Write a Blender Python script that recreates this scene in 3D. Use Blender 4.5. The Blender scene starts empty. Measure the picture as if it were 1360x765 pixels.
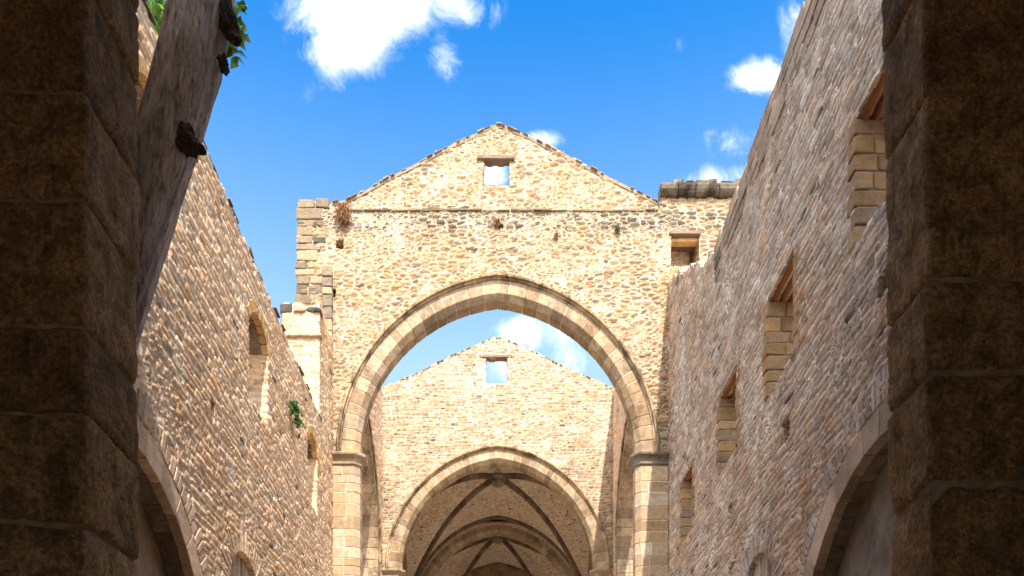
import bpy, bmesh, math, random
import numpy as np
from mathutils import Vector, noise as mnoise

S = bpy.context.scene
COL = S.collection
random.seed(7)
rng = np.random.default_rng(11)
R = math.radians
EYE = 1.6                        # camera height above the paving
SPRING = 11.39 + EYE             # level of the big arch capitals
LX, RX = -4.92, 5.10             # inner faces of the two nave walls
Y1, Y2 = 24.70, 35.50            # fronts of the two gable walls
SUN_EL, SUN_AZ = 54.0, 10.0      # sun high behind the camera, a little to the right

# ------------------------------------------------------------------ tags
def tag(o, label, cat, group=None, kind=None):
    if label: o['label'] = label
    if cat: o['category'] = cat
    if group: o['group'] = group
    o['kind'] = kind or 'thing'
    return o

def link(name, me, mats, parent=None, base=None, smooth=False):
    if base is not None:
        me.transform(__import__('mathutils').Matrix.Translation(-Vector(base)))
    for m in (mats if isinstance(mats, (list, tuple)) else [mats]):
        me.materials.append(m)
    if smooth:
        me.polygons.foreach_set('use_smooth', np.ones(len(me.polygons), dtype=bool))
    o = bpy.data.objects.new(name, me)
    COL.objects.link(o)
    if base is not None: o.location = base
    if parent is not None:
        o.parent = parent
        wl = Vector(parent.get('_wl', (0, 0, 0)))
        o.location = (Vector(base) if base is not None else Vector((0, 0, 0))) - wl
        o['_wl'] = tuple(Vector(o.location) + wl)
    else:
        o['_wl'] = tuple(o.location)
    return o

def mesh_of(name, V, F):
    me = bpy.data.meshes.new(name)
    V = np.asarray(V, dtype=np.float32)
    me.from_pydata(V.tolist() if len(V) < 3000 else [tuple(v) for v in V.tolist()], [], F)
    me.update()
    return me

def empty(name, loc):
    o = bpy.data.objects.new(name, None); COL.objects.link(o)
    o.location = loc; o['_wl'] = tuple(loc); o.empty_display_size = .3
    return o

# ------------------------------------------------------------------ node helper
class NT:
    def __init__(s, nt): s.nt = nt; s.n = nt.nodes; s.l = nt.links
    def new(s, t, **k):
        x = s.n.new(t)
        for a, b in k.items(): setattr(x, a, b)
        return x
    def put(s, sock, v):
        if v is None: return
        if isinstance(v, bpy.types.NodeSocket): s.l.new(v, sock)
        else:
            try: sock.default_value = v
            except Exception: sock.default_value = (v, v, v)
    def math(s, op, a, b=None, c=None, clamp=False):
        x = s.new('ShaderNodeMath', operation=op, use_clamp=clamp)
        s.put(x.inputs[0], a); s.put(x.inputs[1], b)
        if c is not None: s.put(x.inputs[2], c)
        return x.outputs[0]
    def vec(s, op, a, b=None, c=None):
        x = s.new('ShaderNodeVectorMath', operation=op)
        s.put(x.inputs[0], a); s.put(x.inputs[1], b)
        if op == 'SCALE': s.put(x.inputs[3], c)
        elif c is not None: s.put(x.inputs[2], c)
        return x.outputs[1] if op in ('LENGTH', 'DOT_PRODUCT', 'DISTANCE') else x.outputs[0]
    def noise(s, v, scale, detail=3, rough=.55, dist=0.0, color=False):
        x = s.new('ShaderNodeTexNoise')
        if v is not None: s.l.new(v, x.inputs['Vector'])
        x.inputs['Scale'].default_value = scale; x.inputs['Detail'].default_value = detail
        x.inputs['Roughness'].default_value = rough; x.inputs['Distortion'].default_value = dist
        return x.outputs['Color'] if color else x.outputs['Fac']
    def rng(s, v, a, b, c=0.0, d=1.0, smooth=True):
        x = s.new('ShaderNodeMapRange', interpolation_type='SMOOTHSTEP' if smooth else 'LINEAR')
        s.put(x.inputs[0], v)
        for i, q in zip((1, 2, 3, 4), (a, b, c, d)): s.put(x.inputs[i], q)
        return x.outputs[0]
    def mix(s, f, a, b, blend='MIX'):
        x = s.new('ShaderNodeMix', data_type='RGBA', blend_type=blend)
        s.put(x.inputs[0], f)
        for i, q in ((6, a), (7, b)):
            if isinstance(q, (tuple, list)): q = (*q[:3], 1)
            s.put(x.inputs[i], q)
        return x.outputs[2]
    def mixf(s, f, a, b):
        x = s.new('ShaderNodeMix', data_type='FLOAT')
        s.put(x.inputs[0], f); s.put(x.inputs[2], a); s.put(x.inputs[3], b)
        return x.outputs[0]
    def ramp(s, f, stops, interp='LINEAR'):
        x = s.new('ShaderNodeValToRGB'); cr = x.color_ramp; cr.interpolation = interp
        while len(cr.elements) < len(stops): cr.elements.new(.5)
        for e, (p, c) in zip(cr.elements, stops): e.position = p; e.color = (*c, 1)
        s.put(x.inputs[0], f)
        return x.outputs[0]
    def scale_col(s, c, f):
        return s.mix(1.0, c, s.gray(f), 'MULTIPLY')
    def gray(s, f):
        x = s.new('ShaderNodeCombineColor')
        for i in range(3): s.put(x.inputs[i], f)
        return x.outputs[0]

def new_mat(name):
    m = bpy.data.materials.new(name); m.use_nodes = True
    t = NT(m.node_tree); t.n.clear()
    out = t.new('ShaderNodeOutputMaterial')
    b = t.new('ShaderNodeBsdfPrincipled')
    b.inputs['Roughness'].default_value = .9
    b.inputs['Specular IOR Level'].default_value = .18
    t.l.new(b.outputs[0], out.inputs[0])
    return m, t, b, out

def rubble(name, su=3.3, sv=6.0, mortar=((.58, .50, .40), (.70, .63, .53)), pal=None, width=.085,
           disp=.05, seed=0.0, band=None, finez=None, stain=.5, smear=.3, fine_thr=.52, black=.10, joint=.0, gap=.5, lime=.5, rows=0, rlen=3.2, frows=0):
    """Irregular stones bedded in pale lime mortar, with real relief."""
    m, t, b, out = new_mat(name)
    pos = t.new('ShaderNodeNewGeometry').outputs['Position']
    wob = t.vec('SUBTRACT', t.noise(pos, 1.9, 3, .6, color=True), (.5, .5, .5))
    wob2 = t.vec('SUBTRACT', t.noise(pos, 9.0, 2, .6, color=True), (.5, .5, .5))
    P = t.vec('MULTIPLY', pos, (su, su, sv))
    P = t.vec('ADD', P, t.vec('MULTIPLY', wob, (1.0, 1.0, 1.0)))
    P = t.vec('ADD', P, t.vec('MULTIPLY', wob2, (.36, .36, .42)))
    P = t.vec('ADD', P, (seed, seed * 1.7, seed * .3))
    def vor(Pv, rnd):
        a = t.new('ShaderNodeTexVoronoi', feature='F1'); e = t.new('ShaderNodeTexVoronoi', feature='DISTANCE_TO_EDGE')
        for q in (a, e):
            q.inputs['Scale'].default_value = 1.0; q.inputs['Randomness'].default_value = rnd
            t.l.new(Pv, q.inputs['Vector'])
        return a.outputs['Color'], e.outputs['Distance']
    c1, d1 = vor(P, .78)
    c2, d2 = vor(t.vec('SCALE', P, None, 1.75), .85)
    def courses(rows, ln):
        # rough horizontal courses of flat stones, heights and lengths uneven
        sp = t.new('ShaderNodeSeparateXYZ')
        t.l.new(t.vec('ADD', pos, t.vec('ADD', t.vec('MULTIPLY', wob, (.10, .10, .11)), t.vec('MULTIPLY', wob2, (.07, .07, .050)))), sp.inputs[0])
        u = t.math('ADD', sp.outputs[0], sp.outputs[1])
        cz = t.new('ShaderNodeCombineXYZ'); t.put(cz.inputs[2], sp.outputs[2]); t.put(cz.inputs[0], t.math('MULTIPLY', u, .22))
        v = t.math('ADD', t.math('MULTIPLY', sp.outputs[2], rows), t.math('MULTIPLY', t.noise(cz.outputs[0], 2.6, 2, .5), 2.6))
        row = t.math('FLOOR', v); fv = t.math('FRACT', v)
        dv = t.math('MINIMUM', fv, t.math('SUBTRACT', 1.0, fv))
        W = t.math('ADD', t.math('MULTIPLY', u, ln), t.math('MULTIPLY', row, 17.371 + seed))
        a = t.new('ShaderNodeTexVoronoi', voronoi_dimensions='1D', feature='F1'); e = t.new('ShaderNodeTexVoronoi', voronoi_dimensions='1D', feature='DISTANCE_TO_EDGE')
        for q in (a, e):
            q.inputs['Scale'].default_value = 1.0; q.inputs['Randomness'].default_value = .95; t.l.new(W, q.inputs['W'])
        du = t.math('MULTIPLY', e.outputs['Distance'], rows / ln * .8)
        sm_ = t.new('ShaderNodeMath', operation='SMOOTH_MIN'); t.put(sm_.inputs[0], dv); t.put(sm_.inputs[1], du); sm_.inputs[2].default_value = .22
        return a.outputs['Color'], t.math('MAXIMUM', sm_.outputs[0], 0.0)
    if rows: c1, d1 = courses(rows, rlen)
    if frows:
        c2, d2 = courses(frows, 4.6); d2 = t.math('MULTIPLY', d2, 1.5)
    msk = t.noise(pos, .55, 3, .6)
    if finez:
        sep = t.new('ShaderNodeSeparateXYZ'); t.l.new(pos, sep.inputs[0])
        msk = t.math('ADD', msk, t.rng(sep.outputs[2], finez[0], finez[1], .3, 0.0))
    msk = t.rng(msk, fine_thr, fine_thr + .02)
    col = t.mix(msk, c1, c2)
    d = t.mixf(msk, d1, t.math('MULTIPLY', d2, .62))
    rough = t.noise(pos, 26.0, 3, .6)
    d = t.math('ADD', d, t.math('MULTIPLY', t.math('SUBTRACT', rough, .5), .10))
    sepc = t.new('ShaderNodeSeparateColor'); t.l.new(col, sepc.inputs[0])
    r1, r2, r3 = sepc.outputs
    # lime smeared over some stones
    sm = t.rng(t.noise(pos, 1.3, 5, .65), .50, .72, 0.0, smear * .22)
    w = t.math('ADD', sm, t.mixf(r3, width * .5, width * 1.5))
    stone = t.rng(d, t.math('MULTIPLY', w, .55), w)
    scol = t.ramp(r1, pal, 'LINEAR')
    scol = t.scale_col(scol, t.mixf(r2, .66, 1.28))
    scol = t.scale_col(scol, t.rng(t.noise(pos, 14.0, 5, .7), .28, .72, .74, 1.2))
    blk = t.math('MULTIPLY', t.math('GREATER_THAN', r3, 1.0 - black), t.rng(t.noise(pos, .8, 2), .4, .6, .35, 1.0))
    scol = t.mix(blk, scol, (.10, .085, .07))
    mcol = t.mix(t.rng(t.noise(pos, 4.0 if not joint else 1.7, 6, .72), .36, .64), mortar[0], mortar[1])
    base = t.mix(stone, mcol, scol)
    # lime render left over in patches, then open joints painted dark for their dirt and shade
    lm = t.math('MULTIPLY', t.rng(t.noise(t.vec('ADD', pos, (17, 5, 11)), .75, 7, .68), .53, .68), lime)
    base = t.mix(t.math('MULTIPLY', lm, t.mixf(r3, .35, 1.0)), base, tuple(min(.78, q * 1.12) for q in mortar[1]))
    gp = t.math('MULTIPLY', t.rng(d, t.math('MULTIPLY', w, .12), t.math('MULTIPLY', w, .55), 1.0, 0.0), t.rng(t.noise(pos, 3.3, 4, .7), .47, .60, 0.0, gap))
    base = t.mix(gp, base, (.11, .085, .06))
    if band:
        sep = t.new('ShaderNodeSeparateXYZ'); t.l.new(pos, sep.inputs[0])
        z = t.math('ADD', sep.outputs[2], t.math('MULTIPLY', t.math('SUBTRACT', t.noise(pos, 1.6, 3), .5), .55))
        bm = t.math('MULTIPLY', t.rng(z, band[0], band[0] + .25), t.rng(z, band[1] - .06, band[1], 1.0, 0.0))
        on = t.math('MULTIPLY', bm, t.math('GREATER_THAN', r2, .30))
        dark = t.mix(r1, (.065, .058, .05), (.17, .15, .12))
        base = t.mix(t.math('MULTIPLY', t.math('MULTIPLY', on, stone), .9), base, dark)
    # old weathering: grey lichen patches and ochre washes
    st = t.rng(t.noise(pos, .42, 6, .68), .50, .74, 0.0, stain)
    base = t.mix(st, base, t.mix(1.0, base, (.70, .60, .50), 'MULTIPLY'))
    rs = t.rng(t.noise(t.vec('MULTIPLY', pos, (1.7, 1.7, .16)), 1.5, 6, .68), .53, .70, 0.0, stain * .8)
    base = t.mix(rs, base, t.mix(1.0, base, (.66, .60, .54), 'MULTIPLY'))
    oc = t.rng(t.noise(t.vec('ADD', pos, (31, 7, 3)), .6, 5, .62), .54, .70, 0.0, .55)
    base = t.mix(oc, base, t.mix(1.0, base, (1.02, .80, .56), 'MULTIPLY'))
    t.put(b.inputs['Base Color'], base)
    # relief
    rnd = t.rng(d, t.math('MULTIPLY', w, .35), t.math('ADD', t.math('MULTIPLY', w, 1.0), .08))
    h = t.math('MULTIPLY', rnd, t.mixf(r2, .45, 1.0))
    h = t.math('ADD', h, t.math('MULTIPLY', t.math('SUBTRACT', rough, .5), .42))
    h = t.math('ADD', h, t.math('MULTIPLY', t.math('SUBTRACT', t.noise(pos, .9, 3), .5), .9))
    dn = t.new('ShaderNodeDisplacement'); dn.inputs['Midlevel'].default_value = .55
    dn.inputs['Scale'].default_value = disp
    t.put(dn.inputs['Height'], h)
    t.l.new(dn.outputs[0], out.inputs['Displacement'])
    m.displacement_method = 'DISPLACEMENT'
    return m

def ashlar(name, pal, bump=.5, stain=.6, scale=1.0, soot=0.0, val=1.0, streak=True, white=0.0):
    """Cut stone: every block has its own tint (face attribute)."""
    m, t, b, out = new_mat(name)
    pos = t.new('ShaderNodeNewGeometry').outputs['Position']
    at = t.new('ShaderNodeAttribute', attribute_name='tint').outputs['Fac']
    c = t.ramp(at, pal, 'LINEAR')
    fr = t.math('FRACT', t.math('MULTIPLY', at, 17.3))
    c = t.scale_col(c, t.mixf(fr, .80 * val, 1.16 * val))
    n1 = t.noise(t.vec('MULTIPLY', pos, (1, 1, 1)), 7.0 * scale, 6, .7)
    c = t.scale_col(c, t.rng(n1, .3, .7, .78, 1.18))
    # bedding veins in the sandstone
    vv = t.noise(t.vec('MULTIPLY', pos, (1.2, 1.2, 14.0)), 1.6 * scale, 5, .65, .4)
    c = t.mix(t.rng(vv, .50, .68, 0, .45), c, t.mix(1.0, c, (.80, .62, .42), 'MULTIPLY'))
    st = t.rng(t.noise(pos, .9 * scale, 7, .7), .46, .70, 0.0, stain)
    c = t.mix(st, c, t.mix(1.0, c, (.42, .36, .30), 'MULTIPLY'))
    if soot:
        s2 = t.rng(t.noise(t.vec('MULTIPLY', pos, (1.0, 1.0, .45)), 1.7, 9, .74, .6), .44, .62, 0.0, soot)
        c = t.mix(s2, c, t.mix(1.0, c, (.22, .20, .17), 'MULTIPLY'))
    if white:
        s3 = t.rng(t.noise(t.vec('ADD', pos, (9, 3, 5)), 1.1, 9, .74, .5), .55, .66, 0.0, white)
        c = t.mix(s3, c, (.62, .58, .52))
    t.put(b.inputs['Base Color'], c)
    hb = t.math('ADD', t.math('MULTIPLY', t.noise(pos, 22.0 * scale, 5, .7), .6), t.math('MULTIPLY', n1, .6))
    bp = t.new('ShaderNodeBump'); bp.inputs['Strength'].default_value = bump; bp.inputs['Distance'].default_value = .03
    t.put(bp.inputs['Height'], hb)
    t.l.new(bp.outputs[0], b.inputs['Normal'])
    return m

def plain(name, col, col2=None, nscale=8.0, bump=.3, rough=.9, stretch=(1, 1, 1), dist=.02):
    m, t, b, out = new_mat(name)
    pos = t.new('ShaderNodeNewGeometry').outputs['Position']
    P = t.vec('MULTIPLY', pos, stretch)
    n = t.noise(P, nscale, 6, .68, .3)
    t.put(b.inputs['Base Color'], t.mix(t.rng(n, .3, .7), col, col2 or col))
    b.inputs['Roughness'].default_value = rough
    bp = t.new('ShaderNodeBump'); bp.inputs['Strength'].default_value = bump; bp.inputs['Distance'].default_value = dist
    t.put(bp.inputs['Height'], n); t.l.new(bp.outputs[0], b.inputs['Normal'])
    return m

TAN = [(0, (.32, .185, .082)), (.14, (.25, .165, .095)), (.30, (.38, .26, .145)), (.46, (.22, .165, .11)), (.60, (.34, .205, .098)),
       (.74, (.42, .31, .20)), (.88, (.17, .138, .104)), (1, (.31, .155, .06))]
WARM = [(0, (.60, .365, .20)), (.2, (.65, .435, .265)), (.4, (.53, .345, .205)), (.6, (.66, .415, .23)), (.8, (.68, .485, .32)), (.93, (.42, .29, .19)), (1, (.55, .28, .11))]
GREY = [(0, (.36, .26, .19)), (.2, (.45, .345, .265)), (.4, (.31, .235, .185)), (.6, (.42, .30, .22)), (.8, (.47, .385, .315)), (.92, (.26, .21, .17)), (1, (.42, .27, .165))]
PALE = [(0, (.38, .245, .13)), (.14, (.30, .215, .135)), (.30, (.43, .32, .205)), (.46, (.29, .225, .16)), (.60, (.41, .275, .155)), (.74, (.46, .36, .255)), (.88, (.22, .185, .145)), (1, (.37, .21, .095))]
M = {}
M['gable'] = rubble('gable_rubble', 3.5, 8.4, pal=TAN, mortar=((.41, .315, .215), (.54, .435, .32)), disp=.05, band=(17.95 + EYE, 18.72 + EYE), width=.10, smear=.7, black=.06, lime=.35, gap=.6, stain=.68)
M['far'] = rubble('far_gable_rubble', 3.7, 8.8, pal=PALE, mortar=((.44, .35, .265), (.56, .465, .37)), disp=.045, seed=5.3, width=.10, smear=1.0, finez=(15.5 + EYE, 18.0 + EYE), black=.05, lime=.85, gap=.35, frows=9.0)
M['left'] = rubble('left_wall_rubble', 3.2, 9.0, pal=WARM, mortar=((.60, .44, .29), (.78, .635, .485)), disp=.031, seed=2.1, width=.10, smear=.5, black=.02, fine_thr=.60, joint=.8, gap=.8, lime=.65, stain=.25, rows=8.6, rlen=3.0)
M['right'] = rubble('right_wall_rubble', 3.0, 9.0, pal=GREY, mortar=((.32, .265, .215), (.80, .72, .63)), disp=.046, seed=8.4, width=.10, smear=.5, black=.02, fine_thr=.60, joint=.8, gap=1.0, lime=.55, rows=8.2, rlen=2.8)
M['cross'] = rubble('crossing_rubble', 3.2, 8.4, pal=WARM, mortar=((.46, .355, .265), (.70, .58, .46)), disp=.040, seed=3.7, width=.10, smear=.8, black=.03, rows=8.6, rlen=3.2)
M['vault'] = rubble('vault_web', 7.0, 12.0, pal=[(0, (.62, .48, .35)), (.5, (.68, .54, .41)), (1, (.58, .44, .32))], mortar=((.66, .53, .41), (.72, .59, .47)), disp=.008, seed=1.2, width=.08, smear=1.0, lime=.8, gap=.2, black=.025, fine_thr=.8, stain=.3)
SAND = [(0, (.37, .25, .145)), (.25, (.44, .325, .215)), (.5, (.33, .225, .13)), (.75, (.47, .36, .25)), (1, (.26, .18, .11))]
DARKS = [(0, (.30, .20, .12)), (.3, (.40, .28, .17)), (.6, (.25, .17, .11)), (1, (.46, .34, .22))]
M['arch'] = ashlar('arch_sandstone', SAND, stain=.5, soot=.45)
M['pier'] = ashlar('pier_sandstone', [(0, (.38, .265, .155)), (.3, (.44, .33, .22)), (.6, (.345, .235, .135)), (1, (.48, .38, .275))], stain=.35, white=.4)
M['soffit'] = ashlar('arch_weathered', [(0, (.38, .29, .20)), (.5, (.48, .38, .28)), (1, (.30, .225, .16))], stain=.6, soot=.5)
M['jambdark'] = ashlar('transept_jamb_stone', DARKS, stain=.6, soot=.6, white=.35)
M['hood'] = ashlar('hood_stone', [(0, (.38, .27, .165)), (.5, (.52, .38, .23)), (1, (.30, .225, .15))], stain=.6, soot=.95)
M['capital'] = ashlar('capital_stone', [(0, (.34, .27, .19)), (1, (.28, .22, .16))], stain=.6, soot=.6)
M['capital_dark'] = ashlar('capital_dark_stone', [(0, (.34, .28, .22)), (1, (.28, .23, .18))], stain=.6, soot=.6)
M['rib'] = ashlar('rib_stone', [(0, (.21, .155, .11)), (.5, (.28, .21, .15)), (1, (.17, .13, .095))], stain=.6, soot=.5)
M['jamb'] = ashlar('window_jamb_stone', [(0, (.29, .18, .085)), (.3, (.33, .22, .125)), (.6, (.22, .155, .105)), (1, (.35, .215, .095))], stain=.5, bump=.8)
M['ochre'] = ashlar('ochre_stone', [(0, (.54, .32, .115)), (.5, (.62, .40, .18)), (1, (.46, .28, .12))], stain=.45, bump=.5)
M['ring_l'] = ashlar('side_arch_stone', [(0, (.60, .42, .28)), (.5, (.66, .48, .33)), (1, (.52, .36, .24))], stain=.5, bump=.4)
M['ring_r'] = ashlar('side_arch_grey_stone', [(0, (.40, .30, .225)), (.5, (.46, .35, .27)), (1, (.34, .255, .19))], stain=.6, bump=.4)
M['vous_l'] = ashlar('relieving_stone', [(0, (.50, .36, .24)), (.5, (.60, .45, .32)), (1, (.42, .30, .20))], stain=.4, bump=.8)
M['vous_r'] = ashlar('relieving_grey_stone', [(0, (.36, .30, .26)), (.5, (.46, .39, .34)), (1, (.28, .23, .20))], stain=.4, bump=.8)
M['quoin'] = ashlar('quoin_stone', [(0, (.10, .088, .072)), (.2, (.34, .25, .155)), (.4, (.17, .14, .105)), (.65, (.40, .30, .19)), (.85, (.15, .125, .095)), (1, (.30, .23, .155))], stain=.4, bump=.8)
M['cornice'] = ashlar('cornice_stone', [(0, (.17, .14, .105)), (.5, (.25, .20, .145)), (1, (.12, .10, .082))], stain=.7, soot=1.0, bump=1.0)
M['coping'] = ashlar('coping_stone', [(0, (.22, .18, .14)), (.5, (.44, .33, .24)), (1, (.32, .26, .21))], stain=.5, soot=.4, bump=1.0)
M['mortar'] = plain('lime_mortar', (.56, .48, .38), (.68, .60, .50), 9, .5)
M['mortar_dark'] = plain('grey_mortar', (.22, .18, .13), (.32, .27, .20), 9, .5)
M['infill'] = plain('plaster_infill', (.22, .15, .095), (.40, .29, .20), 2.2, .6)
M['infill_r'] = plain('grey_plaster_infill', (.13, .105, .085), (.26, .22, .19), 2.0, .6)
M['timber'] = plain('timber', (.14, .048, .018), (.27, .10, .038), 3.0, .5, .7, (14, .6, 14))
M['timber_x'] = plain('timber_grey', (.15, .085, .06), (.27, .20, .15), 3.0, .6, .8, (.7, 9, 9))
M['dry'] = plain('dry_grass', (.10, .045, .018), (.22, .11, .048), 9, 0, .9)
M['slate'] = plain('dark_tile', (.08, .08, .075), (.20, .17, .14), 6, .5)

# ------------------------------------------------------------------ meshes of blocks
class Blocks:
    def __init__(s): s.V = []; s.F = []; s.T = []; s.MI = []
    def prism(s, A, B, tint=None, mi=0):
        """A, B: two matching rings of points (any polygon)"""
        if tint is None: tint = random.random()
        n = len(A); k = len(s.V)
        s.V += [tuple(p) for p in A] + [tuple(p) for p in B]
        fs = [tuple(k + i for i in range(n))[::-1], tuple(k + n + i for i in range(n))]
        fs += [(k + i, k + (i + 1) % n, k + n + (i + 1) % n, k + n + i) for i in range(n)]
        s.F += fs; s.T += [tint] * len(fs); s.MI += [mi] * len(fs)
    def box(s, x0, x1, y0, y1, z0, z1, tint=None, mi=0, jit=0.0):
        j = lambda: random.uniform(-jit, jit)
        A = [(x0 + j(), y0 + j(), z0 + j()), (x1 + j(), y0 + j(), z0 + j()), (x1 + j(), y1 + j(), z0 + j()), (x0 + j(), y1 + j(), z0 + j())]
        B = [(x0 + j(), y0 + j(), z1 + j()), (x1 + j(), y0 + j(), z1 + j()), (x1 + j(), y1 + j(), z1 + j()), (x0 + j(), y1 + j(), z1 + j())]
        s.prism(A, B, tint, mi)
    def build(s, name, mats, parent=None, base=None, bevel=.012, seg=1, smooth=False):
        me = mesh_of(name, s.V, s.F)
        bm = bmesh.new(); bm.from_mesh(me)
        bmesh.ops.recalc_face_normals(bm, faces=bm.faces); bm.to_mesh(me); bm.free()
        a = me.attributes.new('tint', 'FLOAT', 'FACE'); a.data.foreach_set('value', np.array(s.T, dtype=np.float32))
        me.polygons.foreach_set('material_index', np.array(s.MI, dtype=np.int32))
        o = link(name, me, mats, parent, base, smooth)
        if bevel:
            md = o.modifiers.new('Bevel', 'BEVEL'); md.width = bevel; md.segments = seg; md.limit_method = 'ANGLE'; md.angle_limit = R(25)
            md.use_clamp_overlap = True
        return o

def clip(poly, ax, val, keep_less):
    out = []
    for i in range(len(poly)):
        a, b = poly[i], poly[(i + 1) % len(poly)]
        ia = (a[ax] <= val) == keep_less; ib = (b[ax] <= val) == keep_less
        if ia: out.append(a)
        if ia != ib:
            q = (val - a[ax]) / (b[ax] - a[ax])
            out.append((a[0] + (b[0] - a[0]) * q, a[1] + (b[1] - a[1]) * q))
    return out

def arch_ring(bl, P, a, c, zs, prof, n, gap=.010, t0=0.0, inset=.012, jit=0.0, mortar=True, rad_jit=0.0):
    """voussoirs of a pointed arch (two arcs, centres c beyond the middle). prof: (dr, depth)."""
    for side in (-1, 1):
        def pt(dr, w, s):
            Rr = a + c + dr
            ang = t0 + s * (math.acos(c / Rr) - t0)
            return P(side * (Rr * math.cos(ang) - c), zs + Rr * math.sin(ang), w)
        L = (a + c) * 1.45
        cuts = [0.0]
        for i in range(n): cuts.append(cuts[-1] + random.uniform(.75, 1.25))
        cuts = [q / cuts[-1] for q in cuts]
        for i in range(n):
            g = gap / L * .5
            rj = random.uniform(0, rad_jit)
            dz = random.uniform(-jit, jit)
            s0, s1 = cuts[i] + g, cuts[i + 1] - g
            mx = max(p[0] for p in prof)
            pr = [(d - (rj if d == mx else 0), w + dz) for d, w in prof]
            m2 = .5 * (s0 + s1)
            if (s1 - s0) * L > .35 and False:
                pass
            A = [pt(d, w, s0) for d, w in pr]; B = [pt(d, w, s1) for d, w in pr]
            bl.prism(A, B)
        if mortar:
            cx = sum(p[0] for p in prof) / len(prof); cw = sum(p[1] for p in prof) / len(prof)
            pr = [(d + (inset if d < cx else -inset), w + (inset if w < cw else -inset)) for d, w in prof]
            K = 40
            for i in range(K):
                bl.prism([pt(d, w, i / K) for d, w in pr], [pt(d, w, (i + 1) / K) for d, w in pr], .5, 1)

def sweep_ring(P, a, c, zs, prof, K, name, mat, parent, base, z_start=0.0, wig=0.0):
    """continuous moulding along a pointed arch, cut into stones by tint"""
    bl = Blocks()
    for side in (-1, 1):
        def pt(dr, w, s):
            Rr = a + c + dr
            ang = s * math.acos(c / Rr)
            return P(side * (Rr * math.cos(ang) - c), zs + Rr * math.sin(ang), w)
        i = 0
        while i < K:
            tn = random.random(); dz = random.uniform(-wig, wig)
            L = random.randint(2, 4)
            for q in range(i, min(K, i + L)):
                bl.prism([pt(d, w + dz, q / K) for d, w in prof], [pt(d, w + dz, (q + 1) / K) for d, w in prof], tn)
            i += L
    return bl.build(name, mat, parent, base, bevel=0)

# ------------------------------------------------------------------ wall sheets
def axis(segs, breaks=()):
    a = []
    for (s, e, st) in segs:
        n = max(1, int(round((e - s) / st))); a += list(np.linspace(s, e, n + 1))
    a = np.unique(np.round(a, 5))
    br = np.array(sorted(set(np.round(breaks, 5)))) if len(breaks) else np.zeros(0)
    st = min(q[2] for q in segs)
    keep = [x for x in a if len(br) == 0 or np.min(np.abs(br - x)) > .45 * st or x in (a[0], a[-1])]
    return np.unique(np.concatenate([keep, br]))

class ArchHole:
    def __init__(s, uc, a, c, zs): s.uc, s.a, s.c, s.zs = uc, a, c, zs
    def f(s, u, v):
        x = np.abs(u - s.uc)
        up = np.sqrt((x + s.c) ** 2 + np.maximum(v - s.zs, 0) ** 2) - (s.a + s.c)
        return np.where(v > s.zs, up, x - s.a)
    def inside(s, u, v): return s.f(u, v) < 0
    def snap(s, u, v):
        x = u - s.uc; sg = np.where(x < 0, -1., 1.); x = np.abs(x)
        dv = np.maximum(v - s.zs, 0); L = np.sqrt((x + s.c) ** 2 + dv ** 2); Rr = s.a + s.c
        nx = np.maximum((x + s.c) / L * Rr - s.c, 0); nv = dv / L * Rr
        up = v > s.zs
        return s.uc + sg * np.where(up, nx, s.a), np.where(up, s.zs + nv, v)
class RectHole:
    def __init__(s, u0, u1, v0, v1): s.u0, s.u1, s.v0, s.v1 = u0, u1, v0, v1
    def inside(s, u, v): return (u > s.u0) & (u < s.u1) & (v > s.v0) & (v < s.v1)
class SegHole:           # rectangle with a segmental (low round) head
    def __init__(s, u0, u1, v0, vs, rise):
        s.u0, s.u1, s.v0, s.vs = u0, u1, v0, vs; s.uc = (u0 + u1) / 2; h = (u1 - u0) / 2
        s.Rr = (h * h + rise * rise) / (2 * rise); s.vc = vs + rise - s.Rr
    def inside(s, u, v):
        return (u > s.u0) & (u < s.u1) & (v > s.v0) & ((v < s.vs) | (np.hypot(u - s.uc, v - s.vc) < s.Rr))
    def f(s, u, v): return np.where((v > s.vs - .03) & (u > s.u0 - .01) & (u < s.u1 + .01), np.hypot(u - s.uc, v - s.vc) - s.Rr, 9.0)
    def snap(s, u, v):
        L = np.hypot(u - s.uc, v - s.vc) + 1e-9
        return s.uc + (u - s.uc) / L * s.Rr, s.vc + (v - s.vc) / L * s.Rr

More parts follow.
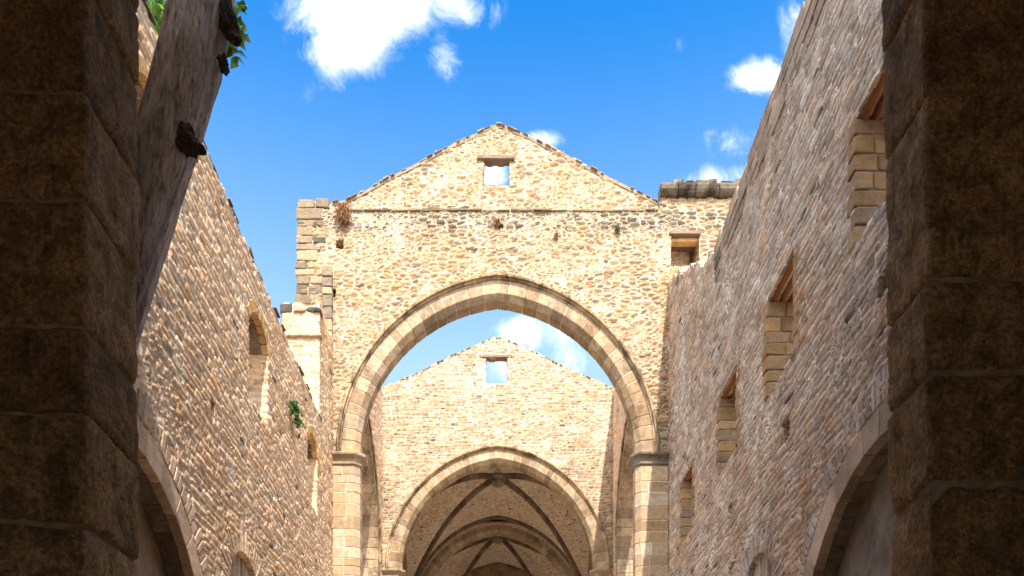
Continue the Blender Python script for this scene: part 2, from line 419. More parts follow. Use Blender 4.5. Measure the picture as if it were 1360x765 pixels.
def sheet(name, us, vs, P, top, holes, depth, front=None, flip=False, mat=None, parent=None, base=None, nw=8, step=.045):
    U, V = np.meshgrid(us, vs, indexing='ij'); nu, nv = U.shape
    cu = .25 * (U[:-1, :-1] + U[1:, :-1] + U[:-1, 1:] + U[1:, 1:]); cv = .25 * (V[:-1, :-1] + V[1:, :-1] + V[:-1, 1:] + V[1:, 1:])
    ok = cv < top(cu)
    for h in holes: ok &= ~h.inside(cu, cv)
    pad = np.zeros((nu + 1, nv + 1), bool); pad[1:-1, 1:-1] = ok
    cnt = pad[:-1, :-1].astype(int) + pad[1:, :-1] + pad[:-1, 1:] + pad[1:, 1:]
    bnd = (cnt > 0) & (cnt < 4)
    for h in holes:
        if hasattr(h, 'snap'):
            near = bnd & (np.abs(h.f(U, V)) < step * .95)
            su, sv = h.snap(U, V); U = np.where(near, su, U); V = np.where(near, sv, V)
    tv = top(U); near = bnd & (np.abs(V - tv) < step * 1.3); V = np.where(near, tv, V)
    used = cnt > 0
    idx = -np.ones((nu, nv), int); idx[used] = np.arange(used.sum())
    uu, vv = U[used], V[used]; nF = len(uu)
    w0 = front(uu, vv) if front else np.zeros(nF)
    w1 = depth(uu, vv) if callable(depth) else np.full(nF, float(depth))
    pts = [P(uu, vv, w0)]
    ii, jj = np.nonzero(ok)
    q = np.stack([idx[ii, jj], idx[ii + 1, jj], idx[ii + 1, jj + 1], idx[ii, jj + 1]], 1)
    faces = [q]; 
    back0 = nF
    pts.append(P(uu, vv, w1)); faces.append(q[:, ::-1] + nF)
    # boundary edges, counter-clockwise around solid cells
    E = []
    dn = ~pad[1:-1, :-2][ii, jj]; E.append(np.stack([idx[ii, jj], idx[ii + 1, jj]], 1)[dn])
    rt = ~pad[2:, 1:-1][ii, jj]; E.append(np.stack([idx[ii + 1, jj], idx[ii + 1, jj + 1]], 1)[rt])
    tp = ~pad[1:-1, 2:][ii, jj]; E.append(np.stack([idx[ii + 1, jj + 1], idx[ii, jj + 1]], 1)[tp])
    lf = ~pad[:-2, 1:-1][ii, jj]; E.append(np.stack([idx[ii, jj + 1], idx[ii, jj]], 1)[lf])
    E = np.concatenate(E)
    bi = np.unique(E); loc = -np.ones(nF, int); loc[bi] = np.arange(len(bi))
    prev = np.arange(nF)
    off = 2 * nF
    layers = [np.arange(nF)]
    for k in range(1, nw):
        f = k / nw
        pts.append(P(uu[bi], vv[bi], w0[bi] * (1 - f) + w1[bi] * f))
        L = -np.ones(nF, int); L[bi] = off + np.arange(len(bi)); off += len(bi); layers.append(L)
    layers.append(np.arange(nF) + nF)
    for k in range(nw):
        a, b_ = layers[k], layers[k + 1]
        faces.append(np.stack([a[E[:, 1]], a[E[:, 0]], b_[E[:, 0]], b_[E[:, 1]]], 1))
    Vt = np.concatenate(pts); Fc = np.concatenate(faces)
    if flip: Fc = Fc[:, ::-1]
    me = bpy.data.meshes.new(name)
    me.vertices.add(len(Vt)); me.vertices.foreach_set('co', Vt.astype(np.float32).ravel())
    me.loops.add(Fc.size); me.loops.foreach_set('vertex_index', Fc.astype(np.int32).ravel())
    me.polygons.add(len(Fc)); me.polygons.foreach_set('loop_start', np.arange(0, Fc.size, 4, dtype=np.int32))
    me.update(calc_edges=True); me.validate()
    return link(name, me, mat, parent, base, smooth=True)

def ragged(xs, amp, size, seed):
    """stone-by-stone roughness of a wall top"""
    r = np.random.default_rng(seed); n = 400
    tb = r.uniform(-1, 1, n)
    def f(u):
        q = (u + 30) / size; i = np.floor(q).astype(int) % n; fr = q - np.floor(q)
        e = np.clip((fr - .8) / .2, 0, 1)
        bump = np.sqrt(np.clip(1 - (2 * fr - 1) ** 4, 0, 1)) - 1
        return amp * (tb[i] * (1 - e) + tb[(i + 1) % n] * e) + amp * .7 * bump
    return f

def PG(Y):          # gable wall: u = x, v = z, w goes away from the camera
    return lambda u, v, w: np.stack([u + 0 * w, Y + w, v + 0 * w], -1)
def PS(X, sgn):     # side wall: u = y, w goes outwards
    return lambda u, v, w: np.stack([X + sgn * w, u + 0 * w, v + 0 * w], -1)
def pg(Y): return lambda u, v, w: (u, Y + w, v)
def ps(X, sgn, uc=0): return lambda u, v, w: (X + sgn * w, uc + u, v)

# arch shape shared by the great arches
A_IN, A_RISE = 4.12, 4.62
A_C = (A_RISE ** 2 - A_IN ** 2) / (2 * A_IN)
A_T = .70
CH = .16
FACE = .56          # chamfer + face width
PROF = [(0, CH), (CH, 0), (FACE, 0), (FACE, A_T), (CH, A_T), (0, A_T - CH)]

def offset_poly(poly, d):
    n = len(poly); out = []
    ar = sum(poly[i][0] * poly[(i + 1) % n][1] - poly[(i + 1) % n][0] * poly[i][1] for i in range(n))
    s = 1 if ar > 0 else -1
    for i in range(n):
        p0, p1, p2 = Vector(poly[i - 1]), Vector(poly[i]), Vector(poly[(i + 1) % n])
        e1 = (p1 - p0).normalized(); e2 = (p2 - p1).normalized()
        n1 = Vector((e1.y, -e1.x)) * s; n2 = Vector((e2.y, -e2.x)) * s
        b = (n1 + n2); b = b / max(.3, b.dot(n1))
        out.append((p1.x + b.x * d, p1.y + b.y * d))
    return out

def arch_pier(Yf, side, parent, capmat, x_out):
    """chamfered respond of a great arch: coursed blocks, then its moulded capital"""
    sec = [(side * A_IN, Yf + CH), (side * (A_IN + CH), Yf), (side * x_out, Yf), (side * x_out, Yf + A_T), (side * (A_IN + CH), Yf + A_T), (side * A_IN, Yf + A_T - CH)]
    bl = Blocks(); z = 0.02; top = SPRING - .36
    ins = offset_poly(sec, -.014)
    bl.prism([(x, y, 0) for x, y in ins], [(x, y, top) for x, y in ins], .5, 1)
    k = 0
    while z < top - .05:
        h = random.choice((.28, .33, .36, .42, .24)); z1 = min(top, z + h)
        if top - z1 < .15: z1 = top
        xs = A_IN + CH + random.uniform(.12, .36)
        cutx = random.random() < .75
        pieces = [clip(sec, 0, side * xs, side > 0), clip(sec, 0, side * (xs + .012), side < 0)] if cutx else [sec]
        for p in pieces:
            if len(p) < 3: continue
            p = offset_poly(p, random.uniform(-.008, .004))
            bl.prism([(x, y, z + .006) for x, y in p], [(x, y, z1 - .006) for x, y in p])
        z = z1; k += 1
    bl.build('pier', [M['pier'], M['mortar']], parent, (side * A_IN, Yf, 0), bevel=.012)
    cb = Blocks()
    prof = [(-.36, -.01), (-.30, .0), (-.29, .035), (-.25, .045), (-.22, .03), (-.21, .012), (-.12, .03), (-.08, .07), (-.06, .12), (-.05, .15), (.0, .165), (.03, .16), (.045, .06)]
    rings = [[(x, y, SPRING + dz - .02) for x, y in offset_poly(sec, d)] for dz, d in prof]
    tn = .3
    for a, b_ in zip(rings[:-1], rings[1:]): cb.prism(a, b_, tn)
    cb.build('capital', [capmat], parent, (side * A_IN, Yf, SPRING - .36), bevel=.006)

def great_arch(Yf, parent, hood=True):
    bl = Blocks()
    arch_ring(bl, pg(Yf), A_IN, A_C, SPRING + .03, PROF, 19, gap=.016, jit=.006)
    bl.build('arch_ring', [M['arch'], M['mortar']], parent, (0, Yf, SPRING), bevel=.012)
    if hood:
        pr = [(FACE - .02, .03), (FACE - .015, -.04), (FACE + .03, -.055), (FACE + .045, -.13), (FACE + .10, -.14), (FACE + .15, -.02), (FACE + .15, .05)]
        sweep_ring(pg(Yf), A_IN, A_C, SPRING + .03, pr, 60, 'hood_mould', M['hood'], parent, (0, Yf, SPRING), wig=.006)

def loft_top(xs, zs): return lambda u: np.interp(u, xs, zs)

# ------------------------------------------------------------------ near gable with the great arch
g1x = [-6.05, -6.0, -5.95, -4.95, -4.85, -4.5, -4.06, -3.2, -2.27, -1.4, -.47, -.2, .05, .25, .88, 1.89, 3.12, 4.2, 4.74, 4.84, 4.86, 7.6]
g1z = [19.0, 19.0, 19.07, 19.0, 19.02, 19.08, 19.31, 19.78, 20.25, 20.72, 21.15, 21.30, 21.34, 21.27, 21.02, 20.5, 19.87, 19.33, 19.06, 19.04, 19.04, 19.04]
rg = ragged(None, .045, .26, 3)
top1 = lambda u: np.interp(u, g1x, np.array(g1z) + EYE) + rg(u) * (u < 4.8)
win1 = RectHole(-.405, .335, 1.6 + (1110 - 241) / 44.53, 1.6 + (1110 - 208) / 44.53)
win1b = RectHole(5.19, 6.0, 1.6 + (1110 - 352) / 44.53, 1.6 + (1110 - 311) / 44.53)
hole1 = ArchHole(0, A_IN + FACE - .06, A_C, SPRING + .03)
putlogs1 = [RectHole(-4.85 + .02, -4.62, 1.6 + 17.55, 1.6 + 17.78), RectHole(.02, .15, 1.6 + 18.15, 1.6 + 18.3), RectHole(-5.02, -4.85, 1.6 + 16.1, 1.6 + 16.35)]
brk = [-.405, .335, 5.19, 6.0] + [q for h in putlogs1 for q in (h.u0, h.u1)]
brv = [win1.v0, win1.v1, win1b.v0, win1b.v1, 18.72 + EYE] + [q for h in putlogs1 for q in (h.v0, h.v1)]
us = axis([(-6.0, 7.6, .036)], brk); vs = axis([(0, 12.0, .25), (12.0, 23.2, .036)], brv)
def dep1(u, v): return np.where(u > 4.85, 1.0, np.where(v > 18.4 + EYE, .32, .66))
def fr1(u, v): return np.where((v > 18.72 + EYE) & (u < 4.85), .07, 0.0) - np.where(u > 4.85, .03, 0)
G1 = sheet('gable_wall', us, vs, PG(Y1 + .05), top1, [win1, win1b, hole1] + putlogs1, dep1, fr1, mat=M['gable'], base=(0, Y1, 0), nw=6)
tag(G1, 'tall sunlit rubble gable wall with great pointed arch, nearest of the two gables', 'wall', 'gable walls across the roofless nave')
great_arch(Y1, G1)
arch_pier(Y1, -1, G1, M['pier'], 4.93); arch_pier(Y1, 1, G1, M['capital_dark'], 5.09)

bl = Blocks(); x = -4.8
while x < 4.75:
    w = random.uniform(.2, .6); x1 = min(x + w, 4.80)
    bl.box(x + .008, x1 - .004, Y1 + .015 + random.uniform(-.012, .02), Y1 + .3, 18.665 + EYE, 18.735 + EYE, jit=.012); x = x1
bl.build('string_course', [M['quoin']], G1, (0, Y1, 18.66 + EYE), bevel=.012)
def gable_window(parent, hole, Y, lint_ov, lint_h, T, n=4):
    bl = Blocks(); bl.box(hole.u0 - lint_ov * 1.3, hole.u1 + lint_ov, Y - .03, Y + T * .8, hole.v1 - .01, hole.v1 + lint_h, .5, jit=.012)
    w = bl.build('window_lintel', [M['timber_x']], parent, (hole.u0, Y, hole.v1), bevel=.02)
    return w
gable_window(G1, win1, Y1 + .10, .17, .12, .32)
# timber framed opening in the right hand part
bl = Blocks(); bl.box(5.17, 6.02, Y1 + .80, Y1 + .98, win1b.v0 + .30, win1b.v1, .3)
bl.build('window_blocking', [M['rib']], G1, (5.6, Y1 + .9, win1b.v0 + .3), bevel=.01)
bl = Blocks(); bl.box(5.12, 6.06, Y1 - .04, Y1 + .16, win1b.v1 - .02, win1b.v1 + .10, .5, jit=.008)
bl.box(5.15, 6.03, Y1 + .17, Y1 + .95, win1b.v1 - .02, win1b.v1 + .08, .2)
bl.build('window_lintel', [M['timber_x']], G1, (5.6, Y1, win1b.v1), bevel=.015)
bl = Blocks(); bl.box(5.16, 6.03, Y1 + .12, Y1 + .36, win1b.v1 - .13, win1b.v1 - .03, .5)
bl.build('window_soffit', [M['ochre']], G1, (5.6, Y1 + .2, win1b.v1 - .1), bevel=.01)
# broken cornice on the right block
bl = Blocks(); x = 4.84
while x < 7.5:
    w = random.uniform(.35, .75); dz = random.uniform(-.02, .03)
    prof = [(.30, 0), (-.10, 0), (-.17, .05), (-.22, .13), (-.23, .24), (-.19, .33), (-.10, .38 + dz), (.3, .40 + dz)]
    A = [(x + .008, Y1 + .05 + a + random.uniform(-.012, .012), 19.05 + EYE + b_) for a, b_ in prof]
    B = [(x + w - .008, Y1 + .05 + a + random.uniform(-.012, .012), 19.05 + EYE + b_) for a, b_ in prof]
    bl.prism(A, B); x += w
x = 5.2
while x < 7.4:
    w = random.uniform(.12, .4); h = random.uniform(.03, .13)
    bl.box(x, x + w, Y1 - .08, Y1 + .3, 19.42 + EYE, 19.44 + EYE + h, jit=.03); x += w + random.uniform(0, .1)
bl.build('cornice', [M['cornice']], G1, (6, Y1, 19.05 + EYE), bevel=.03, seg=2)
# quoins up the free left edge
bl = Blocks(); z = 13.4 + EYE; k = 0
while z < 18.95 + EYE:
    h = random.uniform(.18, .34); w = random.uniform(.28, .8); inset = random.choice((0, .02, .04, -.03))
    if z > 18.55 + EYE: inset = .08
    bl.box(-6.02 + inset, -6.0 + w, Y1 + .04 - random.uniform(0, .03), Y1 + .7, z + .012, min(z + h, 19.02 + EYE) - .012, jit=.012)
    if random.random() < .75:
        w2 = random.uniform(.25, .5); bl.box(-6.0 + w + .03, -6.0 + w + w2, Y1 + .045 - random.uniform(0, .02), Y1 + .3, z + .03, z + h - .02, jit=.02)
    z += h
bl.build('quoin', [M['quoin']], G1, (-6, Y1, 14), bevel=.025, seg=2)
# strip pilaster where the old vault sprang
bl = Blocks(); z = 12.9 + EYE
while z < 16.75 + EYE:
    h = random.uniform(.22, .4); bl.box(-5.22, -4.93, Y1 - .09, Y1 + .2, z + .01, z + h - .01, random.choice((.4, .65, .2, .95)), jit=.012); z += h
bl.build('wall_pilaster', [M['quoin']], G1, (-5.1, Y1, 14.5), bevel=.02)
def verge(parent, xs, zs, Y, T, name='verge_tile'):
    bl = Blocks(); x = xs[0]
    while x < xs[-1]:
        w = random.uniform(.07, .2)
        if random.random() < .7:
            z = float(np.interp(x + w / 2, xs, zs)) + EYE; sl = (float(np.interp(x + w, xs, zs)) - float(np.interp(x, xs, zs)))
            d = random.uniform(0, .05)
            A = [(x, Y - d, z - sl / 2 - .03), (x + w, Y - d, z + sl / 2 - .03), (x + w, Y + T, z + sl / 2 - .03), (x, Y + T, z - sl / 2 - .03)]
            hh = random.uniform(.01, .045)
            bl.prism(A, [(a, b_, c + hh) for a, b_, c in A])
        x += w + random.uniform(.0, .12)
    for i in range(len(xs) - 1):
        za, zb = zs[i] + EYE, zs[i + 1] + EYE
        A = [(xs[i], Y + .02, za - .12), (xs[i], Y + T, za - .12), (xs[i], Y + T, za - .012), (xs[i], Y + .02, za - .012)]
        B = [(xs[i + 1], b_, c - za + zb) for a, b_, c in A]
        bl.prism(A, B, .5, 1)
    bl.build(name, [M['coping'], M['quoin']], parent, (0, Y, 20), bevel=.012)
verge(G1, g1x[3:19], g1z[3:19], Y1 + .10, .3)

# ------------------------------------------------------------------ far gable
g2x = [-6.0, -5.03, -3.26, -1.97, -.68, -.19, .19, .94, 2.87, 4.87, 6.2]
g2z = [18.75, 19.2, 19.97, 20.65, 21.2, 21.39, 21.39, 21.08, 20.16, 19.26, 18.7]
rg2 = ragged(None, .045, .28, 9)
top2 = lambda u: np.interp(u, g2x, np.array(g2z) + EYE) + rg2(u)
win2 = RectHole(-.50, .40, 1.6 + (1110 - 508) / 31.0, 1.6 + (1110 - 473.5) / 31.0)
hole2 = ArchHole(0, A_IN + FACE - .06, A_C, SPRING + .03)
us = axis([(-6.0, 6.2, .05)], [win2.u0, win2.u1]); vs = axis([(0, 12.5, .25), (12.5, 23.3, .05)], [win2.v0, win2.v1])
G2 = sheet('gable_wall', us, vs, PG(Y2 + .05), top2, [win2, hole2], lambda u, v: np.where(v > 18.4 + EYE, .34, .66), mat=M['far'], base=(0, Y2, 0), nw=6, step=.055)
tag(G2, 'far rubble gable wall seen through the great arch, with the dark vault below', 'wall', 'gable walls across the roofless nave')
great_arch(Y2, G2)
arch_pier(Y2, -1, G2, M['pier'], 4.94); arch_pier(Y2, 1, G2, M['pier'], 4.94)
gable_window(G2, win2, Y2 + .06, .22, .13, .34)
verge(G2, g2x, g2z, Y2 + .05, .3)

# ------------------------------------------------------------------ crossing side walls with transept arches
def crossing(side, label):
    X = side * 4.94
    top = lambda u: 19.0 + EYE + 0 * u + rg2(u)
    a, h = 3.75, 4.3; c = (h * h - a * a) / (2 * a); uc = 30.35
    hole = ArchHole(uc, a + .30, c, SPRING)
    us = axis([(25.42, Y2 + .0, .07)]); vs = axis([(0, 12, .3), (12, 20.9, .07)])
    W = sheet('crossing_wall', us, vs, PS(X, side), top, [hole], .95, flip=side > 0, mat=M['cross'], base=(X, uc, 0), nw=6, step=.075)
    tag(W, label, 'wall', 'side walls of the crossing')
    bl = Blocks()
    prof = [(0, .12), (.12, -.02), (.36, -.02), (.36, .94), (0, .94)]
    arch_ring(bl, ps(X, side, uc), a, c, SPRING, prof, 15, gap=.018, jit=.006)
    # jambs below the springing
    for s2 in (-1, 1):
        z = 0.02
        while z < SPRING:
            hh = random.uniform(.3, .42); z1 = min(z + hh, SPRING)
            cut = random.uniform(.3, .65)
            for (w0, w1) in ((-.02, cut), (cut + .015, .94)):
                y0, y1 = sorted((uc + s2 * a, uc + s2 * (a + .36))); x0, x1 = sorted((X + side * w0, X + side * w1))
                bl.box(x0, x1, y0, y1, z + .007, z1 - .007, jit=.004)
            z = z1
        y0, y1 = sorted((uc + s2 * (a + .015), uc + s2 * (a + .34))); x0, x1 = sorted((X, X + side * .92))
        bl.box(x0, x1, y0, y1, 0, SPRING, .5, 1)
    bl.build('transept_arch', [M['jambdark'], M['mortar_dark']], W, (X, uc, SPRING), bevel=.012)
    pr = [(.34, .0), (.34, -.07), (.42, -.09), (.48, -.02), (.48, .02)]
    sweep_ring(ps(X, side, uc), a, c, SPRING, pr, 40, 'hood_mould', M['hood'], W, (X, uc, SPRING))
    return W
crossing(-1, 'pinkish crossing wall left beyond the great arch, with a dark transept arch')
crossing(1, 'pinkish crossing wall right beyond the great arch, with a dark transept arch')

# ------------------------------------------------------------------ vaulted chancel
VA, VH = 4.72, 5.45
VC = (VH ** 2 - VA ** 2) / (2 * VA)
def pointed(x, a, h):
    c = (h * h - a * a) / (2 * a); return np.sqrt(np.maximum((a + c) ** 2 - (np.abs(x) + c) ** 2, 0))
def vault_z(x, y, y0, y1, dome=.55):
    yc, b = (y0 + y1) / 2, (y1 - y0) / 2
    z = np.maximum(pointed(x, VA, VH), pointed(np.clip(y - yc, -b, b), b, VH))
    return SPRING + z + dome * (1 - np.minimum(1, (x / VA) ** 2)) * (1 - np.minimum(1, ((y - yc) / b) ** 2))
chancel = empty('vaulted_chancel', (0, 44, 0))
tag(chancel, 'dark rib vaulted stone chancel beneath the far gable', 'chancel')
bays = [(36.2, 43.75), (44.25, 51.2)]
for bi, (y0, y1) in enumerate(bays):
    nx, ny = 130, 100
    X, Y = np.meshgrid(np.linspace(-VA, VA, nx), np.linspace(y0, y1, ny), indexing='ij')
    Z = vault_z(X, Y, y0, y1)
    pts = np.concatenate([np.stack([X, Y, Z], -1).reshape(-1, 3), np.stack([X, Y, Z + .3], -1).reshape(-1, 3)])
    F = []
    N_ = nx * ny
    for i in range(nx - 1):
        for j in range(ny - 1):
            a = i * ny + j; q = (a, a + 1, a + ny + 1, a + ny); F.append(q); F.append(tuple(N_ + k for k in q[::-1]))
    web = link('vault_web', mesh_of('vault_web', pts, F), M['vault'], chancel, (0, y0, SPRING), smooth=True)
    def rib_mesh(path, rw=.115, rh=.20):
        bl = Blocks(); pr = None
        K = len(path)
        secs = []
        for i, p in enumerate(path):
            tdir = (path[min(i + 1, K - 1)] - path[max(i - 1, 0)]).normalized()
            sd = tdir.cross(Vector((0, 0, 1)));
            if sd.length < 1e-3: sd = Vector((1, 0, 0))
            sd.normalize(); nrm = sd.cross(tdir).normalized()
            if nrm.z > 0: nrm = -nrm
            secs.append([p + sd * rw - nrm * .05, p + sd * rw + nrm * .06, p + sd * rw * .55 + nrm * rh, p - sd * rw * .55 + nrm * rh, p - sd * rw + nrm * .06, p - sd * rw - nrm * .05])
        i = 0
        while i < K - 1:
            tn = random.random(); L = random.randint(2, 3)
            for q in range(i, min(K - 1, i + L)): bl.prism(secs[q], secs[q + 1], tn)
            i += L
        return bl
    yc = (y0 + y1) / 2
    ends = [(-VA, y0), (VA, y0), (-VA, y1), (VA, y1)]
    if bi == 1: ends = [(-VA, y0), (VA, y0), (-2.0, y1), (2.0, y1), (-VA, yc + 1.5), (VA, yc + 1.5)]
    for ex, ey in ends:
        path = []
        for k in range(31):
            f = k / 30 * .985
            x, y = ex * f, yc + (ey - yc) * f
            path.append(Vector((x, y, float(vault_z(np.array(x), np.array(y), y0, y1)) - .02)))
        rib_mesh(path).build('vault_rib', [M['rib']], web, (0, yc, SPRING), bevel=0)
    for ye in (y0 + .05, y1 - .05):
        path = [Vector((x, ye, SPRING + float(pointed(np.array(x), VA, VH)) - .02)) for x in np.linspace(-VA * .999, VA * .999, 61)]
        rib_mesh(path, .09, .10).build('wall_rib', [M['rib']], web, (0, ye, SPRING), bevel=0)
    # hanging boss
    bl = Blocks(); zc = float(vault_z(np.array(0.), np.array(yc), y0, y1))
    prof = [(.0, .34), (-.12, .42), (-.2, .40), (-.26, .30), (-.34, .32), (-.44, .30), (-.5, .22), (-.56, .06)]
    rings = [[(r * math.cos(q * math.pi / 8), yc + r * math.sin(q * math.pi / 8), zc + dz) for q in range(16)] for dz, r in prof]
    for a, b_ in zip(rings[:-1], rings[1:]): bl.prism(a, b_, .2)
    bl.build('vault_boss', [M['capital_dark']], web, (0, yc, zc), bevel=0)
# wall over the inner transverse arch and the arch itself
us = axis([(-4.72, 4.72, .12)]); vs = axis([(8, 18.4, .12)])
h3 = ArchHole(0, A_IN + .32, A_C, SPRING + .02)
T3 = sheet('arch_wall', us, vs, PG(43.78), lambda u: 18.2 + 0 * u, [h3], .45, mat=M['vault'], parent=chancel, base=(0, 43.78, 8), nw=3, step=.13)
bl = Blocks(); arch_ring(bl, pg(43.72), A_IN, A_C, SPRING + .02, [(0, .14), (.14, 0), (.40, 0), (.40, .55), (0, .55)], 18, gap=.015)
bl.build('arch_ring', [M['soffit'], M['mortar_dark']], chancel, (0, 43.72, SPRING), bevel=.012)
# walls and roof of the chancel
bl = Blocks()
for s in (-1, 1):
    x0, x1 = sorted((s * 4.72, s * 5.6)); bl.box(x0, x1, 36.2, 38.2, 0, 18.9, .4); bl.box(x0, x1, 41.8, 46, 0, 18.9, .4); bl.box(x0, x1, 49.5, 51.2, 0, 18.9, .4); bl.box(x0, x1, 38.22, 41.78, 11.0, 18.9, .4); bl.box(x0, x1, 46.02, 49.48, 11.0, 18.9, .4); bl.box(x0, x1, 38.22, 41.78, 0, 1.5, .4); bl.box(x0, x1, 46.02, 49.48, 0, 1.5, .4)  # side openings, out of view, added to let daylight up into the vault
bl.box(-5.6, 5.6, 51.2, 52.1, 0, 18.9, .4)
bl.build('chancel_wall', [M['jambdark']], chancel, (0, 51.2, 0), bevel=0)
bl = Blocks(); bl.box(-5.7, 5.7, 36.22, 52.2, 18.95, 19.3, .4)
bl.build('chancel_roof', [M['jambdark']], chancel, (0, 44, 18.95), bevel=0)

# ------------------------------------------------------------------ nave walls
def side_arch(parent, X, sg, uc, r, zc, ringm, vousm, mort, infill_d=.42, inf=None):
    bl = Blocks()
    arch_ring(bl, ps(X, sg, uc), r, 0.0, zc, [(0, -.03), (.40, -.03), (.40, .13), (0, .13)], 9, gap=.012, jit=.004)
    for s2 in (-1, 1):
        z = 0.02
        while z < zc:
            z1 = min(zc, z + random.uniform(.35, .5)); y0, y1 = sorted((uc + s2 * r, uc + s2 * (r + .4))); x0, x1 = sorted((X - sg * .03, X + sg * infill_d))
            bl.box(x0, x1, y0, y1, z + .006, z1 - .006); z = z1
    o = bl.build('arch_ring', [ringm, mort], parent, (X, uc, zc), bevel=.012)
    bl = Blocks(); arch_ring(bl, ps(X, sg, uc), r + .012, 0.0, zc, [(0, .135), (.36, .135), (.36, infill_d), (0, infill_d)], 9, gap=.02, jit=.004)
    bl.build('arch_soffit', [M['rib'], M['mortar_dark']], parent, (X, uc, zc), bevel=.012)  # darker stone than the ring, standing in for the shade under the arch
    bl = Blocks()
    arch_ring(bl, ps(X, sg, uc), r + .46, 0.0, zc, [(0, -.014), (.46, -.014), (.46, .2), (0, .2)], 34, gap=.028, jit=.008, mortar=False, rad_jit=.18)
    bl.build('relieving_arch', [vousm, mort], parent, (X, uc, zc), bevel=.02, seg=2)
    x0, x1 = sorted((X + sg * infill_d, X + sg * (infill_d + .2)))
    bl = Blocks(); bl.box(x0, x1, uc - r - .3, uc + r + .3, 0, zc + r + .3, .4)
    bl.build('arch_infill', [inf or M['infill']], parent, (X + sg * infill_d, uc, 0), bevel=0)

def niche(parent, X, sg, uc, r, zc, vousm, inf):
    bl = Blocks()
    arch_ring(bl, ps(X, sg, uc), r + .02, 0.0, zc, [(0, -.012), (.6, -.012), (.6, .2), (0, .2)], 17, gap=.02, jit=.006, mortar=False, rad_jit=.28)
    bl.build('niche_arch', [vousm], parent, (X, uc, zc), bevel=.02, seg=2)
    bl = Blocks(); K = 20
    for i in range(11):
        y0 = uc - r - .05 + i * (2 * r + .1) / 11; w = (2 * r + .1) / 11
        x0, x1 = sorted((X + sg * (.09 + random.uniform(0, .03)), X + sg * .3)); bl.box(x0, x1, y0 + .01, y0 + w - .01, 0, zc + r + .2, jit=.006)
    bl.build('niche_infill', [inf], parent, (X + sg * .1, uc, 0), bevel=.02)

def window_jambs(parent, X, sg, u0, u1, v0, v1, mat, T=1.05, sill=True, quoins=True):
    """stone lining of a window; returns the part so that sill and lintel can hang on it"""
    bl = Blocks()
    for (uu, s2) in ((u0, -1), (u1, 1)):
        z = v0
        while z < v1 - .04:
            h = random.uniform(.20, .31); z1 = min(v1, z + h)
            if v1 - z1 < .12: z1 = v1
            w = -.02; cuts = [-.022 + random.uniform(-.012, .012)]
            while cuts[-1] < T - .25: cuts.append(cuts[-1] + random.uniform(.26, .5))
            cuts[-1] = T
            for k in range(len(cuts) - 1):
                x0, x1 = sorted((X + sg * (cuts[k] + .012), X + sg * (cuts[k + 1] - .012)))
                if k == 0: x0, x1 = sorted((X + sg * cuts[0], X + sg * (cuts[1] - .012)))
                wq = random.uniform(.12, .26) if k == 0 and quoins else .12
                y0, y1 = sorted((uu - s2 * (.035 + random.uniform(0, .015)), uu + s2 * wq))
                bl.box(x0, x1, y0, y1, z + .012, z1 - .012, jit=.01)
            z = z1
        y0, y1 = sorted((uu - s2 * .02, uu + s2 * .10)); x0, x1 = sorted((X + sg * .02, X + sg * T)); bl.box(x0, x1, y0, y1, v0, v1, .5, 1)
    x0, x1 = sorted((X + sg * .05, X + sg * (T - .01))); bl.box(x0, x1, u0 - .09, u1 + .09, v0 - .07, v0 + .004, .5, 1)
    o = bl.build('window', [mat, M['mortar_dark']], parent, (X, (u0 + u1) / 2, v0), bevel=.018, seg=2)
    return o

LTOP = 11.6 + EYE
rgl = ragged(None, .05, .3, 5)
left_w = [(16.4, 17.75, 8.75 + EYE), (21.45, 22.6, 8.75 + EYE), (11.2, 12.5, 8.75 + EYE)]
segs = [SegHole(a, b_, v, 10.3 + EYE, .36) for a, b_, v in left_w]
big = ArchHole(11.0, 3.0 + .36, 0.0, 2.3 + EYE); nic = ArchHole(16.15, 1.02, 0.0, 4.45 + EYE)
putl = [RectHole(u, u + .22, v, v + .22) for u, v in ((14.2, 7.3 + EYE), (19.0, 7.2 + EYE))]
ltop = lambda u: np.where(u < 22.9, LTOP + rgl(u), 14.75 + EYE + rgl(u))
br = [22.9] + [q for s in segs for q in (s.u0, s.u1)] + [q for p in putl for q in (p.u0, p.u1)]
bv = [q for s in segs for q in (s.v0,)] + [q for p in putl for q in (p.v0, p.v1)] + [LTOP]
us = axis([(7.95, Y1 + .04, .034)], br); vs = axis([(0, 4.5, .2), (4.5, 16.6, .034)], bv)
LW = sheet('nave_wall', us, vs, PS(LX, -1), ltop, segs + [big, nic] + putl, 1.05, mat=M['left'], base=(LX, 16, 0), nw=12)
tag(LW, 'long warm rubble nave wall on the left side, with round headed windows', 'wall', 'side walls of the roofless nave')
side_arch(LW, LX, -1, 11.0, 3.0, 2.3 + EYE, M['ring_l'], M['vous_l'], M['mortar'])
niche(LW, LX, -1, 16.15, 1.0, 4.45 + EYE, M['vous_l'], M['vous_l'])
